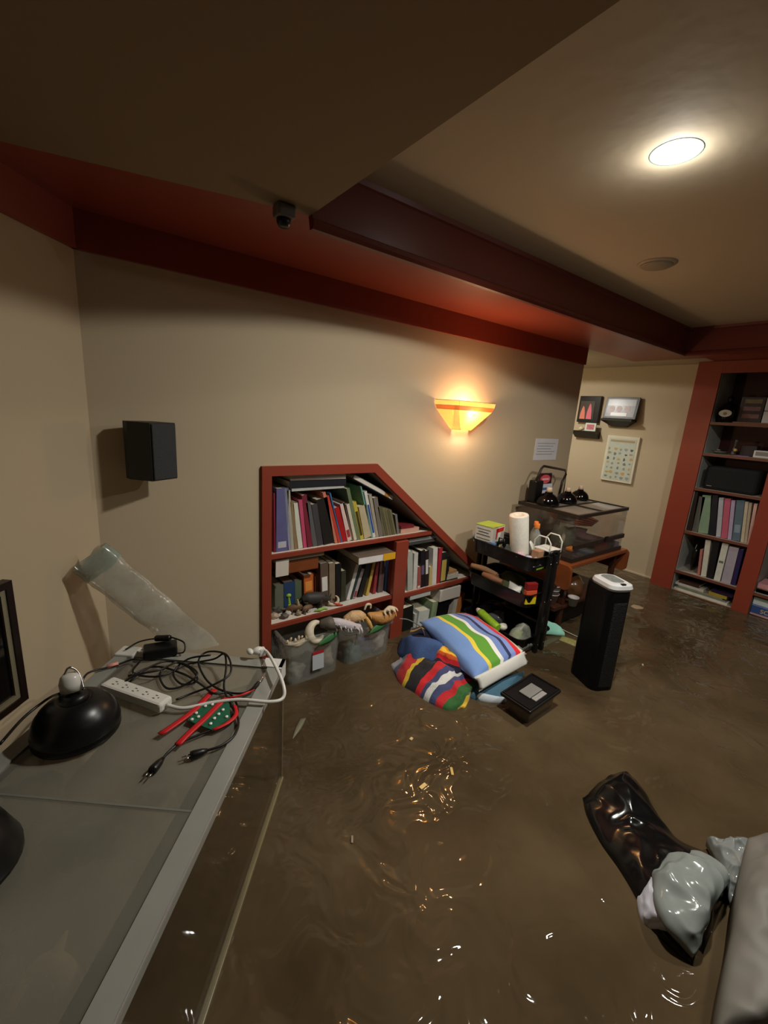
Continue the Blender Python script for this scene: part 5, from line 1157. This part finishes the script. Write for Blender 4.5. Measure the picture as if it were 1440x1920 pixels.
build('lower_rail', box((0, -.006, -.004), (LT, .008, .010), TT, .002), mat('olive silicone rail', (112, 102, 74), .35, var=.3, scale=12), t)
build('corner_cap', fin(add_box(add_box(bmesh.new(), (-.006, -.006, ZTK - .045), (.04, .004, ZTK + .003), 0, TT), (-.006, -.006, ZTK - .002), (.034, .05, ZTK + .003), 0, TT)), mat('white corner plastic', (206, 206, 200), .35), t)
build('corner_cap', box((-.006, WT - .05, ZTK - .03), (.04, WT + .004, ZTK + .006), TT, .004), mat('white corner plastic', (206, 206, 200), .35), t)
# pale forked shape and greenery seen through the lid
brp = mat('pale tan tube', (188, 158, 112), .7, var=.3)
tag(build('forked_shape', fin(add_tube(add_tube(bmesh.new(), [Z(15, 1900, .30), Z(55, 1830, .32), Z(100, 1805, .33), Z(130, 1850, .31), Z(120, 1935, .26)], [.006, .009, .014, .016, .02], 8),
    [Z(96, 1806, .33), Z(112, 1775, .34), Z(126, 1745, .35)], [.010, .007, .002], 8)), brp), 'pale forked shape lying inside the big tank under its lid', 'branch')
for px, py, c_, lb, k in ((170, 1560, (60, 84, 60), 'dull green leafy clump inside the big tank', 3), (290, 1540, (110, 104, 70), 'olive clump inside the big tank near its front glass', 5), (60, 1500, (104, 96, 64), 'yellowish clump inside the big tank near the dome lamp', 8)):
    p = Z(px, py, .2); tag(build('artificial_plant', blob(p, (.06, .05, .05), 3, .8, k), col(c_, .8, var=.5, scale=30)), lb, 'plant')

# ------------------------------------------------------------------ things on the tank
ZL = ZTK + .001
c_ = Z(146, 1372, ZTK); rr = (Z(232, 1345, ZTK) - Z(62, 1395, ZTK)).length / 2
t = thing('clamp_lamp', 'large black dome lamp with a white ceramic socket lying on the tank lid', 'lamp', c_)
T_ = TR((c_.x - .006, c_.y, ZL), rotz(.4), RY(-.10)) ; T_ = TR((c_.x, c_.y, ZL + .002))
prof = [(rr, 0), (rr * 1.01, .003), (rr * .99, .012)]
for k in range(14):
    a = k / 13 * PI * .40; rk_ = rr * math.cos(a) ** .9; zk = .012 + rr * .92 * math.sin(a)
    prof.append((rk_ + (.0012 if k % 2 else 0), zk))
prof += [(rr * .33, rr * .98), (rr * .31, rr * 1.12), (.002, rr * 1.13)]
build('dome_shade', lathe(prof, T_, 40), mat('satin black dome', (15, 15, 16), .32), t)
T2 = T_ @ Matrix.Translation((-.002, .010, rr * 1.20)) @ RX(-.15)
build('socket', lathe([(rr * .26, 0), (rr * .27, rr * .2), (rr * .23, rr * .36), (rr * .17, rr * .44), (.001, rr * .46)], T2, 22), mat('white ceramic', (206, 204, 196), .25), t)
top = T2 @ V((0, 0, rr * .46))
build('cord_clip', tube([top + V((-.01, 0, -.005)), top + V((0, 0, .012)), top + V((.014, -.004, -.004)), T2 @ V((.02, -.018, .0))], .0028), metal_m, t)
build('power_cord', tube([Z(0, 1395, ZL + .004), Z(45, 1345, ZL + .004), Z(90, 1310, ZL + .02), T_ @ V((-.02, .02, rr * 1.1))], .003), black_m, t)
c_ = Z(-95, 1640, ZTK)
t = thing('dome_lamp', 'second black dome lamp cut off by the left edge of the picture', 'lamp', c_)
build('dome_shade', lathe([(.085, 0), (.085, .01), (.07, .05), (.045, .075), (.03, .085), (.028, .1), (.001, .1)], TR((c_.x, c_.y, ZL + .001)), 32), mat('satin black dome', (15, 15, 16), .32), t)
# power strip and white cord
A, B = Z(200, 1283, ZL + .012), Z(312, 1322, ZL + .012); d = (B - A); d.z = 0; le = d.length / 2; d.normalize(); s_ = V((-d.y, d.x, 0))
T_ = Matrix.Translation((A + B) / 2) @ Matrix((d, s_, V((0, 0, 1)))).transposed().to_4x4(); T_.translation.z = ZL
t = thing('power_strip', 'white power strip lying diagonally on the tank lid', 'power strip', (A + B) / 2)
wp = mat('white plastic', (216, 214, 206), .35)
build('strip_body', box((-le, -.019, 0), (le, .019, .024), T_, .006), wp, t)
bm = bmesh.new()
for k in range(5):
    x = -le + .03 + k * (2 * le - .06) / 4
    for dx, dy in ((-.005, -.005), (-.005, .005)): add_box(bm, (x + dx, dy - .0012, .024), (x + dx + .006, dy + .0012, .0245), 0, T_)
    add_box(bm, (x + .006, -.0015, .024), (x + .009, .0015, .0245), 0, T_)
build('outlet_slots', fin(bm), col((90, 88, 84)), t)
P = [T_ @ V((le, 0, .012)), Z(345, 1328, ZL + .008), Z(395, 1318, ZL + .008), Z(450, 1312, ZL + .012), Z(505, 1316, ZL + .01), Z(531, 1308, ZL + .01), Z(530, 1280, ZL + .03), Z(512, 1240, ZL + .03), Z(500, 1222, ZL + .022), Z(492, 1218, ZL + .02)]
build('white_cord', tube(P, .0042, 10), wp, t)
bm = bmesh.new(); q = Z(484, 1220, ZL + .02)
add_blob(bm, q, (.017, .012, .012), 2, .05); add_blob(bm, q + V((-.022, .004, .002)), (.009, .014, .008), 2, .05); add_box(bm, (-.012, -.008, -.012), (.006, .008, .012), 0, Matrix.Translation(q + V((.012, -.004, -.004))), .003)
build('plug', fin(bm), wp, t)
# adapter bricks and black leads
kb = mat('black rubber cable', (18, 17, 17), .4)
A, B = Z(272, 1232, ZL), Z(330, 1222, ZL); d = (B - A).normalized(); s_ = V((-d.y, d.x, 0)); le = (B - A).length / 2 + .004
T_ = Matrix.Translation((A + B) / 2) @ Matrix((d, s_, V((0, 0, 1)))).transposed().to_4x4()
t = thing('power_adapter', 'black laptop style power adapter brick on the far end of the tank lid', 'adapter', (A + B) / 2)
build('brick', box((-le, -.024, 0), (le, .024, .028), T_, .005), black_m, t)
build('adapter_lead', tube([Z(330, 1225, ZL + .01), Z(345, 1222, ZL + .012), Z(345, 1205, ZL + .03), Z(325, 1196, ZL + .04), Z(318, 1196, ZL + .04), Z(294, 1197, ZL + .036), Z(262, 1203, ZL + .02), Z(235, 1218, ZL + .01)], .0022), kb, t)
A, B = Z(291, 1197, ZL + .036), Z(320, 1196, ZL + .04)
build('inline_switch', tube([A, A.lerp(B, .1), A.lerp(B, .9), B], [.007, .009, .009, .007], 8, False), black_m, t)
def lead(pts, lab, plug=True, r=.0026, z=.004):
    t = thing('black_cable', lab, 'cable', Z(*pts[0][:2], ZL))
    P = [Z(p[0], p[1], ZL + (p[2] if len(p) > 2 else z)) for p in pts]
    build('lead', tube(P, r), kb, t)
    if plug:
        d = (P[-1] - P[-2]).normalized(); e = P[-1]
        build('plug_head', tube([e - d * .004, e + d * .006, e + d * .022, e + d * .028], [.004, .007, .009, .008], 10, False), black_m, t)
        s_ = V((-d.y, d.x, 0)) * .004
        build('plug_prong', fin(add_tube(add_tube(bmesh.new(), [e + d * .028 + s_, e + d * .043 + s_], .0014, 6, False), [e + d * .028 - s_, e + d * .043 - s_], .0014, 6, False)), metal_m, t)
    return t
lead([(262, 1240), (250, 1262), (300, 1268), (350, 1246), (400, 1236, .02), (420, 1226, .04), (424, 1250, .03), (420, 1290, .01), (432, 1320), (447, 1350), (440, 1378), (415, 1398), (385, 1408)], 'black cable ending in the plug nearest the tank edge')
lead([(240, 1268), (290, 1250), (340, 1262), (375, 1282, .012), (400, 1300, .012), (430, 1300), (446, 1330), (430, 1355), (380, 1375), (340, 1392), (318, 1408), (303, 1425)], 'black cable ending in the plug closest to the viewer')
lead([(210, 1300), (250, 1268, .03), (300, 1256, .03), (335, 1242, .02), (370, 1262, .02), (345, 1285), (312, 1290), (300, 1262), (330, 1240, .02)], 'black cable looping over the white power strip', False)
lead([(330, 1312), (360, 1300), (400, 1284, .02), (432, 1262, .03), (425, 1228, .045), (390, 1222, .03), (372, 1240, .02), (388, 1276), (420, 1296), (455, 1300), (475, 1290, .012), (488, 1276, .02)], 'black cable with a grey jack near the white plug', False)
lead([(232, 1290), (262, 1262, .02), (310, 1240, .01), (352, 1250), (370, 1275), (342, 1283), (325, 1262), (352, 1236, .02), (395, 1228, .03)], 'black cable coiled in the middle of the tangle', False)
lead([(150, 1285, .02), (165, 1262, .012), (200, 1252, .006), (216, 1248, .006), (250, 1236, .01), (268, 1238, .02)], 'black cable running along the wall side rail', False)
A, B = Z(486, 1280, ZL + .018), Z(497, 1262, ZL + .018)
tag(build('cable_jack', tube([A, A.lerp(B, .4), B], [.004, .006, .003], 8), metal_m), 'silver jack pointing at the tank corner', 'connector')
tag(build('pink_tag', tube([Z(200, 1250, ZL + .008), Z(222, 1244, ZL + .008)], .005, 8, False), mat('pink heat shrink', (226, 150, 140), .4)), 'small pink sleeve on the cable by the wall side rail', 'sleeve')
# red straps with green circuit board
t = thing('circuit_board', 'green circuit board with white dots and red straps on the tank lid', 'circuit board', Z(392, 1340, ZL))
pb = [Z(352, 1352, ZL + .006), Z(378, 1316, ZL + .006), Z(430, 1320, ZL + .006), Z(432, 1348, ZL + .006), Z(398, 1370, ZL + .006)]
build('board', fin(add_prism(bmesh.new(), [(p.x, p.y) for p in pb], 'z', ZL + .004, ZL + .008)), mat('green board', (24, 92, 66), .4, var=.4, scale=80), t)
bm = bmesh.new()
for px, py in ((360, 1350), (368, 1338), (395, 1358), (402, 1348), (410, 1340), (418, 1332), (425, 1345), (385, 1325), (398, 1322), (372, 1345)): add_lathe(bm, [(.0005, .0), (.0035, .0), (.0035, .003), (.0005, .003)], TR(Z(px, py, ZL + .008)), 10)
build('solder_dot', fin(bm), col((226, 226, 218), .4), t)
rs = mat('red strap', (196, 26, 34), .5)
for pts, w_ in (([(300, 1376), (330, 1356), (362, 1332), (388, 1306), (402, 1292)], .007), ([(332, 1396), (352, 1376), (380, 1350), (408, 1322), (425, 1308)], .007), ([(400, 1368), (425, 1356), (442, 1340), (440, 1322)], .005), ([(430, 1308), (455, 1302), (476, 1292)], .0035)):
    build('red_strap', lump([(Z(p[0], p[1], ZL + .008) + V((-.5, .6, 0)).normalized() * w_, Z(p[0], p[1], ZL + .008) - V((-.5, .6, 0)).normalized() * w_ * 1.2, .0018) for p in pts], 4, 4, .0004, low=-.002, seed=3), rs, t)
# clear tube sleeve leaning into the corner
t = thing('plastic_sleeve', 'long cloudy plastic sleeve leaning behind the tank into the wall corner', 'sleeve', Z(360, 1200, ZTK))
A0 = V((.255, 1.285, .395)); bm = bmesh.new()
topc = V((.055, 1.375, .62)); 
tl_ = at_y(172, 1048, 1.36); topc = tl_; botc = at_y(372, 1212, 1.31)
hwv = (at_y(205, 1022, 1.36) - at_y(142, 1075, 1.36)) / 2
hwb = (at_y(415, 1200, 1.31) - at_y(332, 1215, 1.31)) / 2
n_ = 20; rings = []
for i in range(n_ + 1):
    f_ = i / n_; c_ = topc.lerp(botc, f_); h_ = hwv.lerp(hwb, f_); rg = []
    for k in range(20):
        a = k / 20 * 2 * PI
        p = c_ + h_ * math.cos(a) + V((0, .020, 0)) * math.sin(a)
        p += noise.noise_vector(p * 16) * .006 + noise.noise_vector(p * 40) * .002
        rg.append(bm.verts.new(p))
    rings.append(rg)
for a, b in zip(rings, rings[1:]):
    for k in range(20):
        f = bm.faces.new((a[k], a[(k + 1) % 20], b[(k + 1) % 20], b[k])); f.smooth = True
build('sleeve_film', fin(bm), film('cloudy tube film', (186, 182, 166), .42, .2, bump=.4), t)
bm = bmesh.new(); pr = None
for i in range(3):
    c_ = topc.lerp(botc, -.02 + i * .06); h_ = hwv * 1.03; rg = []
    for k in range(20):
        a = k / 20 * 2 * PI; p = c_ + h_ * math.cos(a) + V((0, .023, 0)) * math.sin(a); p += noise.noise_vector(p * 30 + V((i, 3, 0))) * .008; rg.append(bm.verts.new(p))
    if pr:
        for k in range(20): bm.faces.new((pr[k], pr[(k + 1) % 20], rg[(k + 1) % 20], rg[k])).smooth = True
    pr = rg
build('taped_end', fin(bm), film('greenish tape', (150, 164, 150), .25, .15), t)
# picture frame on the left wall
pw = lambda px, py: None
def at_left(px, py):      # hit the left wall plane
    d = C2W @ V(((px - 720) / FPX, (py - 960) / FPX, 1)); n = V((a_dir.y, -a_dir.x, 0)); q0 = V((.06, D, 0))
    return CAM + d * ((q0 - CAM).dot(n) / d.dot(n))
pR = at_left(38, 1308); pT = at_left(-2, 1105)
uu = (pR - V((.06, D, 0))).dot(a_dir); z0_, z1_ = pR.z, pT.z
TW = Matrix.Translation((.06, D, 0)) @ Matrix(((a_dir.x, b_dir.x, 0), (a_dir.y, b_dir.y, 0), (0, 0, 1))).to_4x4()
t = thing('wall_picture', 'dark framed picture with a silver inner line at the left edge', 'picture', TW @ V((uu + .15, -.01, z0_)))
def fr_(o, w_, y0, y1):
    bm = bmesh.new(); a, b, c, d = uu + o, uu + .5 - o, z0_ + o, z1_ + .02 - o
    for q in (((a, c), (b, c + w_)), ((a, d - w_), (b, d)), ((a, c + w_), (a + w_, d - w_)), ((b - w_, c + w_), (b, d - w_))): add_box(bm, (q[0][0], y0, q[0][1]), (q[1][0], y1, q[1][1]), 0, TW)
    return fin(bm)
build('outer_frame', fr_(0, .016, -.022, 0), mat('dark brown lacquer', (26, 14, 12), .3), t)
build('silver_liner', fr_(.016, .012, -.018, -.002), mat('champagne silver', (160, 152, 126), .35, .5), t)
build('dark_glass', box((uu + .028, -.012, z0_ + .028), (uu + .47, -.004, z1_ - .01), TW), mat('black glazing', (10, 9, 12), .08), t)

# ================================================================== FLOATING BAGS IN THE FOREGROUND
gb_ = mat('black garbage bag film', (14, 14, 14), .16, var=.2)
def bag_tube(name, secs, m, lab, cr, fq, seed, low=-.02, sharp=.55, nx=44, k=14):
    return tag(build(name, lump(secs, nx, k, cr, fq, low, seed, sharp, cr * .55), m), lab, 'bag')
t = bag_tube('garbage_bag', [(Z(1092, 1496), Z(1178, 1448), .035), (Z(1100, 1530), Z(1205, 1480), .055), (Z(1125, 1580), Z(1235, 1530), .05), (Z(1160, 1630), Z(1275, 1580), .055), (Z(1190, 1680), Z(1330, 1610), .06), (Z(1215, 1735), Z(1370, 1650), .055), (Z(1265, 1785), Z(1345, 1720), .035), (Z(1300, 1812), Z(1318, 1790), .012)],
             gb_, 'glossy black garbage bag floating in the water at lower right', .013, 8, 5)
gs = mat('grey plastic sheeting', (128, 134, 130), .14, var=.12, scale=8)
bag_tube('plastic_sheet', [(Z(1222, 1640, .05), Z(1262, 1594, .04), .02), (Z(1226, 1690, .055), Z(1320, 1600, .055), .035), (Z(1246, 1735, .05), Z(1368, 1640, .05), .04), (Z(1275, 1765, .04), Z(1338, 1700, .05), .03), (Z(1300, 1790, .025), Z(1312, 1772, .03), .01)],
         gs, 'glossy grey plastic sheeting lying over the black bag', .013, 10, 8, low=-.012)
bag_tube('plastic_sheet', [(Z(1325, 1575, .03), Z(1372, 1570, .03), .02), (Z(1345, 1615, .03), Z(1412, 1590, .04), .03), (Z(1360, 1660, .03), Z(1430, 1640, .04), .03), (Z(1370, 1690, .02), Z(1420, 1690, .03), .02)],
         mat('crinkled grey film', (120, 124, 122), .12), 'crinkled grey film between the black bag and the pale one', .014, 20, 12)
bag_tube('plastic_sheet', [(Z(1196, 1650, .0), Z(1222, 1645, .05), .012), (Z(1194, 1690, .0), Z(1230, 1680, .055), .012), (Z(1206, 1730, .0), Z(1245, 1722, .05), .012), (Z(1240, 1748, .0), Z(1262, 1740, .04), .008)],
         mat('white highlight film', (206, 208, 220), .1), 'white highlight shape on the left side of the grey sheeting', .006, 18, 14, low=-.01)  # white mesh standing in for the bright highlight on the bag
bag_tube('plastic_bag', [(Z(1402, 1572, .12), Z(1500, 1560, .12), .03), (Z(1388, 1640, .14), Z(1540, 1620, .14), .06), (Z(1378, 1720, .14), Z(1560, 1700, .14), .07), (Z(1362, 1800, .12), Z(1560, 1790, .12), .06), (Z(1345, 1900, .10), Z(1560, 1890, .10), .06), (Z(1335, 1990, .08), Z(1560, 1980, .08), .03)],
         mat('pale grey bag', (112, 108, 100), .6, var=.25, scale=6), 'pale grey plastic bag heaped at the lower right edge of the picture', .012, 9, 17, low=-.12)
# small debris on the water
def chip(px, py, l_, w_, ang, c_, lab, nm='debris', cat='debris'):
    p = Z(px, py, 0); T_ = TR((p.x, p.y, -.002), rotz(ang))
    return tag(build(nm, box((-l_ / 2, -w_ / 2, 0), (l_ / 2, w_ / 2, .006), T_, .0015), col(c_, .6)), lab, cat)
chip(847, 1447, .030, .009, .95, (206, 170, 96), 'yellow wooden stick floating upright of centre', 'wood_chip', 'wood chip')
chip(793, 1475, .026, .012, .1, (226, 190, 120), 'pale yellow chip floating left of the yellow stick', 'wood_chip', 'wood chip')
chip(771, 1386, .014, .010, .3, (206, 176, 130), 'tiny tan chip floating below the blanket', 'wood_chip', 'wood chip')
chip(660, 1575, .020, .006, 1.0, (150, 132, 110), 'small dull sliver floating left of centre', 'wood_chip', 'wood chip')
tag(build('leaf_scrap', lump([(Z(548, 1386, .0), Z(552, 1382, .0), .003), (Z(552, 1368, .0), Z(566, 1364, .0), .006), (Z(562, 1348, .0), Z(574, 1346, .0), .003)], 6, 4, .001, low=-.003), col((120, 118, 96), .5)), 'grey green leaf shaped scrap floating by the tank corner', 'scrap')
tag(build('foam_scrap', lump([(Z(1182, 1137, .0), Z(1188, 1133, .0), .004), (Z(1192, 1142, .0), Z(1200, 1136, .0), .006), (Z(1205, 1142, .0), Z(1208, 1140, .0), .003)], 6, 4, .001, low=-.003), col((160, 138, 106), .7)), 'beige flat scrap floating right of the tower heater', 'scrap')
chip(1205, 1247, .014, .007, .5, (190, 170, 140), 'tiny pale chip floating right of the tower heater', 'wood_chip', 'wood chip')
